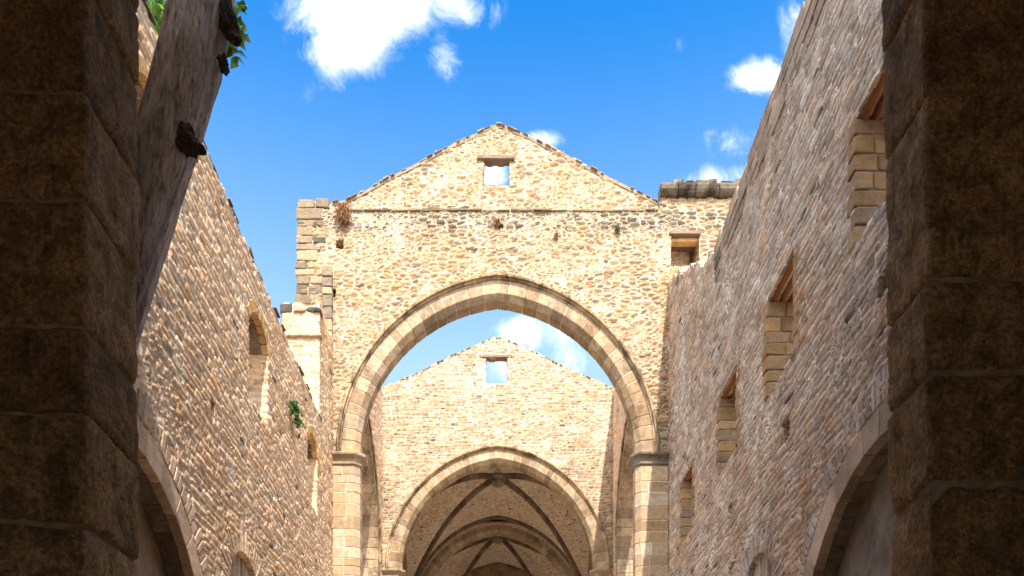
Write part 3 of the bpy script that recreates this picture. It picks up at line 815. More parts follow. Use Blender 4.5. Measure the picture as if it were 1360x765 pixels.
for s in segs:
    bl = Blocks(); bl.prism([(LX - .1, s.u0, s.v0 - .05), (LX - 1.04, s.u0, s.v0 - .05), (LX - 1.04, s.u0, s.v0 + .62), (LX - .1, s.u0, s.v0 + .03)],
                            [(LX - .1, s.u1, s.v0 - .05), (LX - 1.04, s.u1, s.v0 - .05), (LX - 1.04, s.u1, s.v0 + .62), (LX - .1, s.u1, s.v0 + .03)], .4)
    o = bl.build('window', [M['vous_l']], LW, (LX, s.uc, s.v0), bevel=.02)
    a0 = math.asin(min(1, (s.vs - s.vc) / s.Rr))
    for nm, mt, prf, n in (('window_arch', M['ochre'], [(-.015, -.012), (.22, -.012), (.22, .13), (-.015, .13)], 8), ('arch_soffit', M['rib'], [(-.012, .135), (.1, .135), (.1, 1.0), (-.012, 1.0)], 7)):  # soffit stone darkened to paint the shade inside the window head
        bl = Blocks()
        for i in range(n):
            g = .008; jj = random.uniform(-.012, .008); jd = random.uniform(0, .05)
            a1, a2 = a0 + (math.pi - 2 * a0) * i / n + g, a0 + (math.pi - 2 * a0) * (i + 1) / n - g
            f = lambda d, w, a: (LX - w - jj, s.uc + (s.Rr + d) * math.cos(a), s.vc + (s.Rr + d) * math.sin(a))
            pr = [(d - (jd if d > .05 else 0), w) for d, w in prf]
            bl.prism([f(d, w, a1) for d, w in pr], [f(d, w, a2) for d, w in pr])
        bl.build(nm, [mt], o, (LX, s.uc, s.vs), bevel=.012)
# thin dark tiles along the top and ledge on the end stub
bl = Blocks(); y = 8.0
while y < 22.85:
    w = random.uniform(.2, .42)
    if random.random() < .6:
        z = LTOP + random.uniform(-.03, .03); bl.box(LX - 1.0, LX + random.uniform(-.02, .05), y, y + w, z, z + random.uniform(.02, .05), jit=.012)
    y += w + random.uniform(0, .06)
bl.box(LX - .98, LX - .03, 8.0, 22.85, LTOP - .12, LTOP + .012, .5, 1)
bl.build('coping', [M['slate'], M['mortar_dark']], LW, (LX, 15, LTOP), bevel=.01)
bl = Blocks(); x = -6.0
while x < LX - .05:
    w = random.uniform(.25, .42); x1 = min(x + w, LX + .06); bl.box(x + .006, x1, 22.82, 23.0, 13.78 + EYE, 13.86 + EYE, jit=.008); x = x1
bl.build('string_course', [M['vous_l']], LW, (-5.4, 22.9, 13.8 + EYE), bevel=.015)
bl = Blocks(); x = -6.05
while x < LX - .1:
    w = random.uniform(.22, .4); x1 = min(x + w, LX + .03); h = random.uniform(.14, .26)
    bl.box(x + .012, x1, 22.8 + random.uniform(0, .08), 23.3, 14.45 + EYE, 14.45 + h + EYE, random.choice((0, .5, 1)), jit=.03); x = x1
bl.build('stub_coping', [M['quoin']], LW, (-5.4, 22.9, 14.45 + EYE), bevel=.05, seg=2)

RTOP = 13.72 + EYE
rgr = ragged(None, .05, .3, 8)
right_w = [(10.35, 11.83, 8.42 + EYE, 10.22 + EYE), (14.24, 15.7, 8.3 + EYE, 10.12 + EYE), (17.65, 19.05, 8.3 + EYE, 10.07 + EYE), (21.66, 22.9, 8.05 + EYE, 9.82 + EYE)]
rects = [RectHole(*w) for w in right_w]
bigr = ArchHole(11.0, 3.0 + .36, 0.0, 2.3 + EYE); nicr = ArchHole(16.3, 1.02, 0.0, 4.5 + EYE)
putr = [RectHole(u, u + (.42 if 14 < u < 15 else .30), v, v + (.44 if 14 < u < 15 else .32)) for u, v in ((10.8, 7.15 + EYE), (14.5, 6.95 + EYE), (18.05, 6.95 + EYE), (18.0, 5.6 + EYE), (21.6, 6.7 + EYE))]
rt_u = [7, 19.3, 19.5, 20.1, 20.9, 21.3, 22.1, 22.6, 23.3, 24.2, 25]
rt_z = [13.72, 13.72, 13.75, 14.1, 14.35, 14.75, 15.2, 15.3, 15.95, 16.35, 16.5]
rgr2 = ragged(None, .09, .24, 18)
rtop = lambda u: np.where(u < 19.4, RTOP + rgr(u), np.interp(u, rt_u, rt_z) + EYE + rgr2(u))
br = [q for s in rects + putr for q in (s.u0, s.u1)]; bv = [q for s in rects + putr for q in (s.v0, s.v1)]
us = axis([(7.7, Y1 + .04, .034)], br); vs = axis([(0, 4.5, .2), (4.5, 18.3, .034)], bv)
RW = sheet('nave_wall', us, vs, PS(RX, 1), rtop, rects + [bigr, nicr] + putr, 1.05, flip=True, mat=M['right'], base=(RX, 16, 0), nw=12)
tag(RW, 'long grey brown rubble nave wall on the right side, with four timber headed windows', 'wall', 'side walls of the roofless nave')
side_arch(RW, RX, 1, 11.0, 3.0, 2.3 + EYE, M['ring_r'], M['vous_r'], M['mortar'], .36, M['infill_r'])
niche(RW, RX, 1, 16.3, 1.0, 4.5 + EYE, M['vous_r'], M['vous_r'])
for (a, b_, v0, v1) in right_w:
    o = window_jambs(RW, RX, 1, a, b_, v0, v1, M['jamb'])
    nb = 6; ww = 1.0 / nb
    for k in range(nb):       # round poles carrying the wall over the opening
        bl = Blocks(); x = RX + .03 + (k + .5) * ww; rr = ww * .43; zz = v1 + rr * .35
        A, B = [], []
        for q in range(10):
            an = q * math.pi / 5; A.append((x + rr * math.cos(an), a - .12, zz + rr * math.sin(an))); B.append((x + rr * .94 * math.cos(an), b_ + .12, zz + rr * .94 * math.sin(an)))
        bl.prism(A, B); bl.build('lintel_pole', [M['timber']], o, (x, (a + b_) / 2, v1), bevel=0, smooth=False)
    bl = Blocks(); bl.prism([(RX + .05, a, v0 - .05), (RX + 1.04, a, v0 - .05), (RX + 1.04, a, v0 + .3), (RX + .05, a, v0 + .02)],
                            [(RX + .05, b_, v0 - .05), (RX + 1.04, b_, v0 - .05), (RX + 1.04, b_, v0 + .3), (RX + .05, b_, v0 + .02)], .4)
    bl.build('sill', [M['vous_r']], o, (RX, (a + b_) / 2, v0), bevel=.02)
# weathered top courses of the right wall
bl = Blocks(); 
for row, (z0, z1) in enumerate(((12.98, 13.22), (13.22, 13.47), (13.47, 13.80))):
    y = 7.8
    while y < 19.4:
        w = random.uniform(.35, .8); y1 = min(y + w, 19.45)
        px = .010 + row * .006 + random.uniform(-.015, .02)
        bl.box(RX - px, RX + .5, y + .012, y1 - .008, z0 + EYE + .008, z1 + EYE - .008 + (random.uniform(-.03, .05) if row == 2 else 0), jit=.012)
        y = y1
bl.box(RX + .02, RX + .48, 7.8, 19.4, 12.95 + EYE, 13.7 + EYE, .5, 1)
bl.build('coping', [M['coping'], M['mortar_dark']], RW, (RX, 13, 12.98 + EYE), bevel=.02, seg=2)

# ------------------------------------------------------------------ dark piers framing the view, and the porch around the camera
def near_stone():
    m, t, b, out = new_mat('porch_stone')
    pos = t.new('ShaderNodeNewGeometry').outputs['Position']
    at = t.new('ShaderNodeAttribute', attribute_name='tint').outputs['Fac']
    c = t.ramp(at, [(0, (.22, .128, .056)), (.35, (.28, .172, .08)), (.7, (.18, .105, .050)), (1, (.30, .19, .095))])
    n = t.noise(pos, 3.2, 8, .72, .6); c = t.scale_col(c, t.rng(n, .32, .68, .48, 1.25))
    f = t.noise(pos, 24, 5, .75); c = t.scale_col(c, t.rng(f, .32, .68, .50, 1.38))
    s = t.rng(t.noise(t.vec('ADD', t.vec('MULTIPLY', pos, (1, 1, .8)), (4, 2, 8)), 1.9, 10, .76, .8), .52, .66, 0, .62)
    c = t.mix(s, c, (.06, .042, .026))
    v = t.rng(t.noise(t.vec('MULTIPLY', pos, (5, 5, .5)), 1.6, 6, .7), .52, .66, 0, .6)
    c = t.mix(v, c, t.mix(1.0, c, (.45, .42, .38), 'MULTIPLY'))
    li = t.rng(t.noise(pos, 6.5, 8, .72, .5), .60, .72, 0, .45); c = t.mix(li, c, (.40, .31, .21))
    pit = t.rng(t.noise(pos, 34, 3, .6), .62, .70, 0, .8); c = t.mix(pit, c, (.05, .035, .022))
    t.put(b.inputs['Base Color'], c)
    h = t.math('ADD', t.math('MULTIPLY', n, 1.0), t.math('MULTIPLY', f, .35)); h = t.math('SUBTRACT', h, t.math('MULTIPLY', s, .3)); h = t.math('SUBTRACT', h, t.math('MULTIPLY', pit, .35))
    dn = t.new('ShaderNodeDisplacement'); dn.inputs['Midlevel'].default_value = .55; dn.inputs['Scale'].default_value = .07
    t.put(dn.inputs['Height'], h); t.l.new(dn.outputs[0], out.inputs['Displacement']); m.displacement_method = 'BOTH'
    return m
M['porch'] = near_stone()
M['porch_mortar'] = plain('porch_mortar', (.14, .095, .058), (.25, .19, .13), 5, 1.0, .95, (1, 1, 1), .05)

def near_pier(side, xi, yf, yb, courses, label, lean):
    """courses: joint heights (m). Each course is one or two big worn blocks, finely meshed and rounded."""
    V, F, T, MI = [], [], [], []
    def block(x0, x1, y0, y1, z0, z1, tint, mi, rnd=.05, st=.055):
        # closed box surface of small quads, rounded at its edges
        nx, ny, nz = max(2, int((x1 - x0) / st)), max(2, int((y1 - y0) / st)), max(2, int((z1 - z0) / st))
        vid = {}
        c = Vector(((x0 + x1) / 2, (y0 + y1) / 2, (z0 + z1) / 2))
        def vert(i, j, k):
            key = (i, j, k)
            if key in vid: return vid[key]
            p = Vector((x0 + (x1 - x0) * i / nx, y0 + (y1 - y0) * j / ny, z0 + (z1 - z0) * k / nz))
            q = Vector((min(max(p.x, x0 + rnd), x1 - rnd), min(max(p.y, y0 + rnd), y1 - rnd), min(max(p.z, z0 + rnd), z1 - rnd)))
            d = p - q
            if d.length > rnd: p = q + d.normalized() * rnd
            nz_ = mnoise.noise_vector(p * 1.7 + Vector((side * 9, 0, 0))) * .028 + mnoise.noise_vector(p * 5.0) * .012
            p = p + nz_
            p.x += lean * (p.z - 4.0)
            V.append(tuple(p)); vid[key] = len(V) - 1
            return vid[key]
        def quad(a, b_, c_, d_): F.append((vert(*a), vert(*b_), vert(*c_), vert(*d_))); T.append(tint); MI.append(mi)
        for i in range(nx):
            for j in range(ny):
                quad((i, j, 0), (i, j + 1, 0), (i + 1, j + 1, 0), (i + 1, j, 0)); quad((i, j, nz), (i + 1, j, nz), (i + 1, j + 1, nz), (i, j + 1, nz))
        for i in range(nx):
            for k in range(nz):
                quad((i, 0, k), (i + 1, 0, k), (i + 1, 0, k + 1), (i, 0, k + 1)); quad((i, ny, k), (i, ny, k + 1), (i + 1, ny, k + 1), (i + 1, ny, k))
        for j in range(ny):
            for k in range(nz):
                quad((0, j, k), (0, j, k + 1), (0, j + 1, k + 1), (0, j + 1, k)); quad((nx, j, k), (nx, j + 1, k), (nx, j + 1, k + 1), (nx, j, k + 1))
    for z0, z1 in zip(courses[:-1], courses[1:]):
        fine = z1 > 5.0 and z0 < 10.5
        st = .045 if fine else .2
        xo = side * (abs(xi) + random.uniform(1.1, 1.6)); e = random.uniform(-.012, .012)
        x0, x1 = sorted((xi + e, xo)); block(x0, x1, yf + random.uniform(-.015, .015), yb, z0 + .014, z1 - .014, random.random(), 0, random.uniform(.04, .09), st)
        x0, x1 = sorted((xo + side * .02, side * 6.3)); block(x0, x1, yf + random.uniform(-.01, .02), yb, z0 + .014, z1 - .014, random.random(), 0, .05, .2)
    x0, x1 = sorted((xi + side * .032, side * 6.2)); block(x0, x1, yf + .03, yb - .03, 0, courses[-1] - .02, .5, 1, .02, .12)
    me = mesh_of('stone_pier', V, F)
    a = me.attributes.new('tint', 'FLOAT', 'FACE'); a.data.foreach_set('value', np.array(T, dtype=np.float32))
    me.polygons.foreach_set('material_index', np.array(MI, dtype=np.int32))
    o = link('stone_pier', me, [M['porch'], M['porch_mortar']], None, (side * 4.8, yf, 0), smooth=True)
    tag(o, label, 'pier', 'dark stone piers framing the view')
    return o
zc = lambda y, Y=6.9: EYE + (1110 - y) / 1100 * Y
lc = [0, .9, 1.85, 2.75, zc(840), zc(692), zc(548), zc(430), zc(262), zc(118), zc(-30), 9.4, 10.4, 11.4, 12.2]
rc = [0, .9, 1.85, 2.75, zc(800), zc(640), zc(493), zc(366), zc(122), zc(-40), 9.6, 10.5, 11.4, 12.2]
near_pier(-1, -3.44, 6.9, 7.93, sorted(lc), 'dark shaded stone pier at the left edge, beside the leaning trunk', .002)
near_pier(1, 3.62, 6.9, 7.66, sorted(rc), 'dark shaded stone pier at the right edge, with thick wavy mortar joint', -.012)
bl = Blocks()
bl.box(-6.3, -5.6, -5, 6.88, 0, 12.2, .3); bl.box(5.6, 6.3, -5, 6.88, 0, 12.2, .3); bl.box(-6.3, -2.6, -5.7, -5.02, 0, 12.2, .3); bl.box(2.6, 6.3, -5.7, -5.02, 0, 12.2, .3); bl.box(-2.58, 2.58, -5.7, -5.02, 7.0, 12.2, .3); bl.box(-6.35, 6.35, -5.7, 8.0, 12.22, 13.0, .3)  # unseen roof and walls; back opening added to brighten the piers
porch = bl.build('entrance_porch', [M['porch']], None, (0, 1, 0), bevel=0)
tag(porch, 'shaded stone porch roof and walls around the viewer, behind the dark piers', 'porch')

# ------------------------------------------------------------------ leaning tree
def bark():
    m, t, b, out = new_mat('bark')
    pos = t.new('ShaderNodeNewGeometry').outputs['Position']
    P = t.vec('MULTIPLY', pos, (9, 9, 1.6))
    n = t.noise(P, 1.6, 8, .72, .8); f = t.noise(t.vec('MULTIPLY', pos, (3, 3, 1)), 14, 6, .7, .5)
    c = t.ramp(t.math('ADD', t.math('MULTIPLY', n, .7), t.math('MULTIPLY', f, .3)), [(.32, (.07, .054, .047)), (.41, (.24, .195, .17)), (.50, (.50, .43, .39)), (.62, (.74, .67, .62))])
    g = t.rng(t.noise(pos, 1.5, 5, .65), .45, .65, 0, .5); c = t.mix(g, c, t.mix(1.0, c, (.62, .55, .5), 'MULTIPLY'))
    t.put(b.inputs['Base Color'], c)
    bp = t.new('ShaderNodeBump'); bp.inputs['Strength'].default_value = .9; bp.inputs['Distance'].default_value = .035
    t.put(bp.inputs['Height'], t.math('ADD', n, t.math('MULTIPLY', f, .35))); t.l.new(bp.outputs[0], b.inputs['Normal'])
    return m
M['bark'] = bark()
M['knot'] = plain('dead_knot', (.022, .015, .012), (.085, .058, .046), 16, 1.0, .9, (1, 1, 1), .04)
def leafmat(name, c1, c2):
    m, t, b, out = new_mat(name)
    at = t.new('ShaderNodeAttribute', attribute_name='tint').outputs['Fac']
    t.put(b.inputs['Base Color'], t.ramp(at, [(0, c1), (1, c2)])); b.inputs['Roughness'].default_value = .5
    tr = t.new('ShaderNodeBsdfTranslucent'); t.put(tr.inputs[0], t.ramp(at, [(0, tuple(q * 1.3 for q in c1)), (1, tuple(q * 1.5 for q in c2))]))
    mx = t.new('ShaderNodeMixShader'); mx.inputs[0].default_value = .45; t.l.new(b.outputs[0], mx.inputs[1]); t.l.new(tr.outputs[0], mx.inputs[2]); t.l.new(mx.outputs[0], out.inputs[0])
    return m
M['leaf'] = leafmat('tree_leaf', (.05, .13, .02), (.16, .26, .05))
M['caper'] = leafmat('plant_leaf', (.035, .085, .02), (.10, .19, .05))

def tube(path, radii, K=64, seg=8, amp=.03, fr=2.0, seed=0, ridge=0):
    """round limb with lumps, as one mesh"""
    P = [Vector(p) for p in path]; pts = []; rr = []
    for i in range(len(P) - 1):
        p0, p1, p2, p3 = P[max(i - 1, 0)], P[i], P[i + 1], P[min(i + 2, len(P) - 1)]
        for k in range(seg):
            t = k / seg; a = 2 * p1; b_ = p2 - p0; c = 2 * p0 - 5 * p1 + 4 * p2 - p3; d = -p0 + 3 * p1 - 3 * p2 + p3
            pts.append((a + b_ * t + c * t * t + d * t ** 3) * .5); rr.append(radii[i] * (1 - t) + radii[i + 1] * t)
    pts.append(P[-1]); rr.append(radii[-1])
    V, F = [], []
    ref = Vector((0, 1, 0))
    for i, p in enumerate(pts):
        td = (pts[min(i + 1, len(pts) - 1)] - pts[max(i - 1, 0)]).normalized()
        n1 = td.cross(ref)
        if n1.length < .1: n1 = td.cross(Vector((1, 0, 0)))
        n1.normalize(); n2 = td.cross(n1)
        for k in range(K):
            an = 2 * math.pi * k / K; dr = n1 * math.cos(an) + n2 * math.sin(an)
            q = p + dr * rr[i]
            off = mnoise.fractal(Vector((dr.x * 1.5 + seed, dr.y * 1.5, dr.z * 1.5 + i * .0)) * fr + p * .55, .8, 2.0, 4) * amp
            fl = mnoise.noise(Vector((math.cos(an) * 3.5 + seed, math.sin(an) * 3.5, p.z * .35))) * amp * .8
            if ridge:   # long plates and furrows of the bark
                fl += ridge * (mnoise.noise(Vector((math.cos(an) * 7 + seed, math.sin(an) * 7, p.z * .9))) - .6 * abs(mnoise.noise(Vector((math.cos(an) * 13, math.sin(an) * 13 + seed, p.z * 1.3)))))
            V.append(tuple(q + dr * (off + fl)))
    n = len(pts)
    for i in range(n - 1):
        for k in range(K):
            F.append((i * K + k, i * K + (k + 1) % K, (i + 1) * K + (k + 1) % K, (i + 1) * K + k))
    F.append(tuple(range(K))[::-1]); F.append(tuple((n - 1) * K + k for k in range(K)))
    return V, F
def tp(px, py, Y): return Vector(((px - 661) / 1100 * Y, Y, EYE + (1110 - py) / 1100 * Y))
tree = empty('leaning_tree', (-4.35, 9.0, 0))
tag(tree, 'leaning bare tree trunk with broken branch stubs beside the left pier', 'tree')
path = [(-4.40, 9.0, -.1), (-4.42, 9.0, 2.5), (-4.42, 9.02, 4.6), tp(116, 520, 9.05), tp(146, 410, 9.1), tp(181, 300, 9.15), tp(220, 190, 9.2), tp(252, 80, 9.2), tp(270, -10, 9.25), tp(286, -120, 9.3), (-2.85, 9.5, 13.6)]
rad = [.50, .42, .40, .365, .355, .35, .345, .34, .33, .315, .28]
V, F = tube(path, rad, 180, 34, .03, 1.6, 3, .022)
trunk = link('trunk', mesh_of('trunk', V, F), M['bark'], tree, (-4.4, 9.0, 0), smooth=True)
def lump(c, rad3, axis_dir, amp, fr, seed, nu=72, nv=48):
    """gnarled callus of wood: an ellipsoid broken up by several octaves of noise"""
    V, F = [], []
    zq = Vector(axis_dir).normalized().to_track_quat('Z', 'X')
    for i in range(nv + 1):
        th = math.pi * i / nv
        for k in range(nu):
            ph = 2 * math.pi * k / nu
            d = Vector((math.sin(th) * math.cos(ph), math.sin(th) * math.sin(ph), math.cos(th)))
            n = mnoise.fractal(d * fr + Vector((seed, 0, seed)), .75, 2.1, 5)
            rdg = 1 - abs(mnoise.noise(d * fr * 1.6 + Vector((0, seed, 0)))) * 1.6
            q = 1 + amp * n + amp * .5 * rdg
            V.append(tuple(Vector(c) + zq @ Vector((d.x * rad3[0] * q, d.y * rad3[1] * q, d.z * rad3[2] * q))))
    for i in range(nv):
        for k in range(nu):
            F.append((i * nu + k, (i + 1) * nu + k, (i + 1) * nu + (k + 1) % nu, i * nu + (k + 1) % nu))
    return V, F
for (c, rad3, ax, sd, sp) in ((tp(249, 186, 8.95), (.095, .11, .14), (.25, -.1, -1), 4, tp(264, 197, 8.85)), (tp(303, 26, 9.14), (.085, .10, .20), (.22, 0, -1), 9, tp(311, 52, 9.08))):
    V, F = lump(c, rad3, ax, .34, 1.5, sd)
    st = link('branch_stub', mesh_of('branch_stub', V, F), M['knot'], trunk, tuple(c), smooth=True)
    V, F = lump(sp, (.048, .05, .085), (.8, -.2, -.6), .3, 1.7, sd + 3, 40, 28)
    link('broken_spur', mesh_of('broken_spur', V, F), M['knot'], st, tuple(sp), smooth=True)
V, F = tube([tp(294, 78, 9.1), tp(297, 86, 9.08), tp(296, 97, 9.06)], [.05, .04, .015], 20, 8, .03, 4, 1)
link('branch_stub', mesh_of('branch_stub', V, F), M['knot'], trunk, tuple(tp(300, 100, 9.1)), smooth=True)
def leaves(clusters, size, jit=.4):
    V, F, T = [], [], []
    for (c, rad_, n) in clusters:
        c = Vector(c)
        for _ in range(n):
            v = Vector((random.gauss(0, 1), random.gauss(0, 1), random.gauss(0, 1))); v = v.normalized() * (random.random() ** .45)
            p = c + Vector((v.x * rad_[0], v.y * rad_[1], v.z * rad_[2]))
            if mnoise.noise(p * 2.3) < -.22: continue
            d = Vector((random.uniform(-1, 1), random.uniform(-1, 1), random.uniform(-1.2, .3))).normalized()
            s = d.cross(Vector((random.uniform(-1, 1), random.uniform(-1, 1), 1))).normalized(); nn = s.cross(d)
            L = size * random.uniform(.6, 1.3); w = L * .36; k = len(V)
            V += [tuple(p), tuple(p + d * L * .45 + s * w + nn * L * .08), tuple(p + d * L - nn * L * .1), tuple(p + d * L * .45 - s * w + nn * L * .08), tuple(p + d * L * .5 - nn * L * .03)]
            F += [(k, k + 1, k + 4), (k + 1, k + 2, k + 4), (k + 2, k + 3, k + 4), (k + 3, k, k + 4)]; T += [random.random()] * 4
    return V, F, T
def leaf_obj(name, cl, size, mat, parent, base):
    V, F, T = leaves(cl, size); me = mesh_of(name, V, F)
    a = me.attributes.new('tint', 'FLOAT', 'FACE'); a.data.foreach_set('value', np.array(T, dtype=np.float32))
    return link(name, me, mat, parent, base)
leaf_obj('crown', [(tp(314, 20, 9.9), (.13, .2, .3), 70), (tp(308, 60, 9.9), (.08, .15, .18), 30), ((-2.7, 9.8, 13.9), (1.0, 1.0, .8), 700)], .13, M['leaf'], tree, (-3.5, 10.5, 12))
back = empty('leafy_tree', (-7.6, 14.6, 0))
tag(back, 'green leafy tree behind the left wall, only its leaves showing above the wall top', 'tree')
V, F = tube([(-7.6, 14.6, -.1), (-7.5, 14.5, 4), (-7.3, 14.5, 9), (-7.2, 14.4, 13), (-6.9, 14.3, 16)], [.32, .26, .22, .17, .07], 24, 10, .03, 1.5, 5)
link('trunk', mesh_of('trunk', V, F), M['bark'], back, (-7.6, 14.6, 0), smooth=True)
leaf_obj('crown', [(tp(196, -45, 14.2), (1.1, .8, .75), 1100), (tp(213, 16, 13.8), (.34, .5, .45), 340), ((-7.2, 14.9, 16.4), (1.5, 1.4, 1.2), 2200), ((-6.6, 13.6, 17.4), (1.2, 1.1, .9), 1200)], .13, M['leaf'], back, (-6.9, 14.4, 15))

# ------------------------------------------------------------------ plants on the walls
cp = tp(386, 545, 19.55)
pl = empty('wall_plant', (LX, 19.6, cp.z - .3)); tag(pl, 'leafy green plant growing out of the left rubble wall', 'plant')
leaf_obj('foliage', [((LX + .16, 19.6, cp.z + .12), (.16, .17, .26), 210), ((LX + .14, 19.75, cp.z - .22), (.12, .12, .16), 90), ((LX + .12, 19.9, cp.z - .40), (.09, .12, .06), 40)], .10, M['caper'], pl, (LX, 19.6, cp.z - .3))
V, F = tube([(LX - .02, 19.6, cp.z - .1), (LX + .12, 19.6, cp.z), (LX + .18, 19.6, cp.z + .2)], [.015, .012, .006], 8, 4, .002, 2, 1)
link('stem', mesh_of('stem', V, F), M['knot'], pl, (LX, 19.6, cp.z - .1), smooth=True)
def tuft(px, py, Y, w, h, n, label, mat, droop=.9):
    p = tp(px, py, Y); V, F = [], []
    for _ in range(n):
        a = Vector((p.x + random.uniform(-w, w) * .6, Y + .06, p.z + random.uniform(-.2, .7) * h))
        d = Vector((random.gauss(0, .5), -random.uniform(.3, 1.0), random.gauss(-.15, .6))).normalized() * h * random.uniform(.3, .7)
        b_ = a + d; c = b_ + Vector((d.x * .3, d.y * .2, -droop * h * random.uniform(.2, .6))); s = Vector((1, 0, .2)) * .010; k = len(V)
        V += [tuple(a - s), tuple(a + s), tuple(b_ + s), tuple(b_ - s), tuple(c)]; F += [(k, k + 1, k + 2, k + 3), (k + 3, k + 2, k + 4)]
    o = link('dry_tuft', mesh_of('dry_tuft', V, F), mat, None, (p.x, Y, p.z)); tag(o, label, 'plant', 'dry weeds rooted in the near gable'); return o
tuft(456, 288, Y1 - .02, .12, .36, 520, 'large rusty brown dry tuft at the left shoulder of the near gable', M['dry'])
tuft(660, 296, Y1 - .02, .11, .16, 90, 'small brown dry tuft below the window of the near gable', M['dry'])
tuft(821, 304, Y1 - .02, .08, .18, 60, 'small olive tuft right of centre on the near gable, among dark stones', M['caper'])
tuft(739, 313, Y1 - .02, .07, .12, 50, 'smallest brown dry tuft, between window and right shoulder of the near gable', M['dry'])

# ------------------------------------------------------------------ ground
def paving():
    m, t, b, out = new_mat('paving')
    pos = t.new('ShaderNodeNewGeometry').outputs['Position']
    br_ = t.new('ShaderNodeTexBrick'); t.l.new(pos, br_.inputs['Vector']); br_.inputs['Scale'].default_value = 1.0
    br_.inputs['Color1'].default_value = (.42, .35, .27, 1); br_.inputs['Color2'].default_value = (.36, .30, .23, 1); br_.inputs['Mortar'].default_value = (.2, .17, .13, 1); br_.inputs['Mortar Size'].default_value = .012
    t.put(b.inputs['Base Color'], t.scale_col(br_.outputs[0], t.rng(t.noise(pos, 3, 6, .7), .3, .7, .75, 1.15)))
    return m
n = 24; me = mesh_of('ground', [(-3000, -3000, 0), (3000, -3000, 0), (3000, 3000, 0), (-3000, 3000, 0)], [(0, 1, 2, 3)])
gr = link('ground', me, paving()); tag(gr, 'pale stone paving of the roofless nave', 'ground', kind='structure')

# ------------------------------------------------------------------ sky, sun, camera
W = bpy.data.worlds.new('World'); S.world = W; W.use_nodes = True
t = NT(W.node_tree); t.n.clear()
out = t.new('ShaderNodeOutputWorld'); bg = t.new('ShaderNodeBackground'); t.l.new(bg.outputs[0], out.inputs[0])
sky = t.new('ShaderNodeTexSky', sky_type='NISHITA'); sky.sun_disc = False
sky.sun_elevation = R(SUN_EL); sky.sun_rotation = R(180 - SUN_AZ); sky.altitude = 50; sky.air_density = 1.0; sky.dust_density = .6; sky.ozone_density = 2.0
SKY_STR = .15
bg.inputs[1].default_value = SKY_STR
tc = t.new('ShaderNodeTexCoord').outputs['Generated']
hs = t.new('ShaderNodeHueSaturation'); hs.inputs['Saturation'].default_value = 1.25; hs.inputs['Value'].default_value = 1.0; t.l.new(sky.outputs[0], hs.inputs['Color'])
skc = t.mix(1.0, hs.outputs[0], (.085, .46, .59), 'MULTIPLY')
sp = t.new('ShaderNodeSeparateXYZ'); t.l.new(tc, sp.inputs[0])
yy = t.math('MAXIMUM', sp.outputs[1], .05)
cu = t.math('DIVIDE', sp.outputs[0], yy); cv = t.math('DIVIDE', sp.outputs[2], yy)
veil = t.math('MULTIPLY', t.math('POWER', t.rng(sp.outputs[2], .49, .72, 1.0, .0, False), 1.5), .9)
skc = t.mix(veil, skc, (.90, 1.36, 1.92))
high = t.math('MAXIMUM', t.rng(sp.outputs[2], .76, .90, 0.0, .75), t.math('MULTIPLY', t.rng(sp.outputs[1], .0, -.5, 0.0, .75), t.rng(sp.outputs[2], .1, .3)))
high = t.math('MULTIPLY', high, t.rng(t.noise(tc, 2.2, 7, .62), .38, .62, .35, 1.0))
skc = t.mix(high, skc, (10.0, 9.4, 8.6))  # bright cloud overhead and behind the camera, out of view, added as neutral fill
cb = t.new('ShaderNodeCombineXYZ'); t.put(cb.inputs[0], cu); t.put(cb.inputs[1], cv)
uv = cb.outputs[0]
blobs = [(500, 2, 128, 66, .88), (468, 66, 62, 52, .80), (596, 8, 62, 42, .66), (588, 60, 36, 46, .42), (1008, 102, 45, 28, .55), (725, 186, 30, 15, .42), (425, 80, 22, 60, .2), (890, 60, 60, 18, .12), (740, 440, 90, 34, .50), (690, 437, 40, 22, .5), (760, 470, 45, 30, .35), (412, 108, 26, 40, .15), (362, 152, 18, 14, .15),
         (655, 232, 26, 20, .55), (985, 190, 62, 26, .34), (955, 236, 64, 22, .36), (1058, 25, 24, 80, .32), (665, 495, 30, 26, .3)]
fld = None
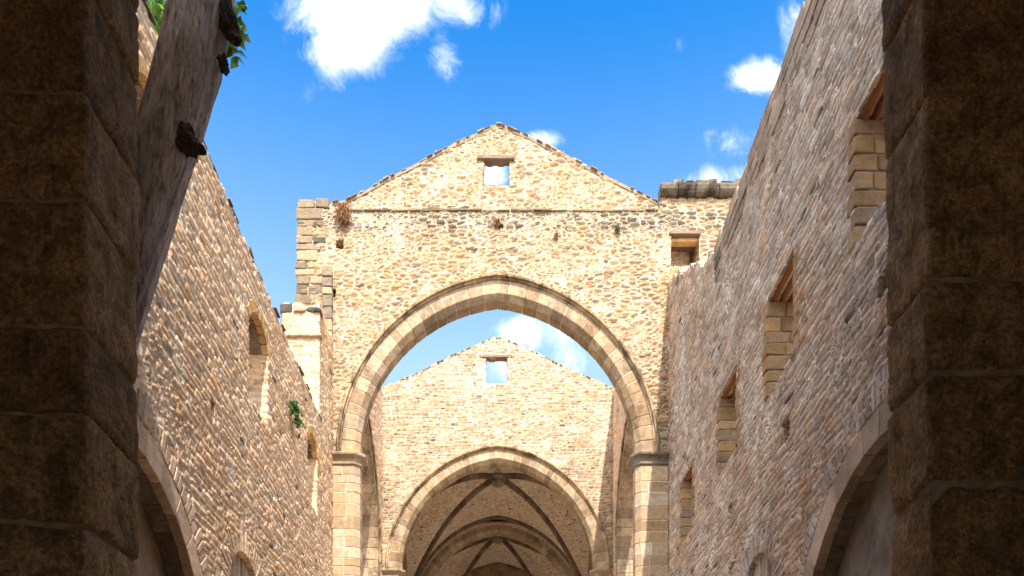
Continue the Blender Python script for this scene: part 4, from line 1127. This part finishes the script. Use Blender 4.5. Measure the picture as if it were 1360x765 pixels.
for (px, py, rx, ry, w) in blobs:
    d = t.vec('LENGTH', t.vec('MULTIPLY', t.vec('SUBTRACT', uv, ((px - 661) / 1100, (1110 - py) / 1100, 0)), (1100 / rx, 1100 / ry, 0)))
    q = t.math('MULTIPLY', t.rng(d, 0.0, 1.5, 1.0, 0.0), w)
    fld = q if fld is None else t.math('MAXIMUM', fld, q)
wp = t.vec('ADD', uv, t.vec('SCALE', t.vec('SUBTRACT', t.noise(uv, 9.0, 4, .6, color=True), (.5, .5, .5)), None, .05))
fb = t.noise(t.vec('MULTIPLY', wp, (1.0, .8, 1.0)), 10.0, 12, .68, .5)
den = t.math('ADD', fld, t.math('MULTIPLY', t.math('SUBTRACT', fb, .5), 1.7))
cl = t.rng(den, .10, .96)
cl = t.math('MULTIPLY', cl, t.rng(sp.outputs[1], .03, .10))
cl = t.math('MULTIPLY', cl, t.rng(fld, .02, .15))
shade = t.mix(t.rng(t.noise(wp, 8.0, 6, .6), .35, .65), (2.6, 2.75, 3.0), (5.2, 5.2, 5.2))
t.put(bg.inputs[0], t.mix(cl, skc, shade))

sun = bpy.data.lights.new('sun', 'SUN'); sun.energy = 2.4; sun.angle = R(.55); sun.color = (1.0, .92, .81)
so = bpy.data.objects.new('sun', sun); COL.objects.link(so)
e, a = R(SUN_EL), R(SUN_AZ)
to_sun = Vector((math.sin(a) * math.cos(e), -math.cos(a) * math.cos(e), math.sin(e)))
so.rotation_euler = to_sun.to_track_quat('Z', 'Y').to_euler(); so.location = to_sun * 60

cam = bpy.data.cameras.new('camera'); co = bpy.data.objects.new('camera', cam); COL.objects.link(co); S.camera = co
co.location = (0, 0, EYE); co.rotation_euler = (R(90), 0, 0)
cam.sensor_width = 36; cam.sensor_fit = 'HORIZONTAL'; cam.lens = 36 * 1100 / 1360
cam.shift_x = (680 - 661) / 1360; cam.shift_y = (1110 - 382.5) / 1360
cam.clip_start = .05; cam.clip_end = 20000

S.render.engine = 'CYCLES'
S.cycles.max_bounces = 6; S.cycles.diffuse_bounces = 4
S.view_settings.view_transform = 'Standard'; S.view_settings.look = 'None'
S.view_settings.exposure = 2.1; S.view_settings.gamma = 1.0; S.view_settings.use_curve_mapping = False
for o in bpy.data.objects:
    if '_wl' in o: del o['_wl']
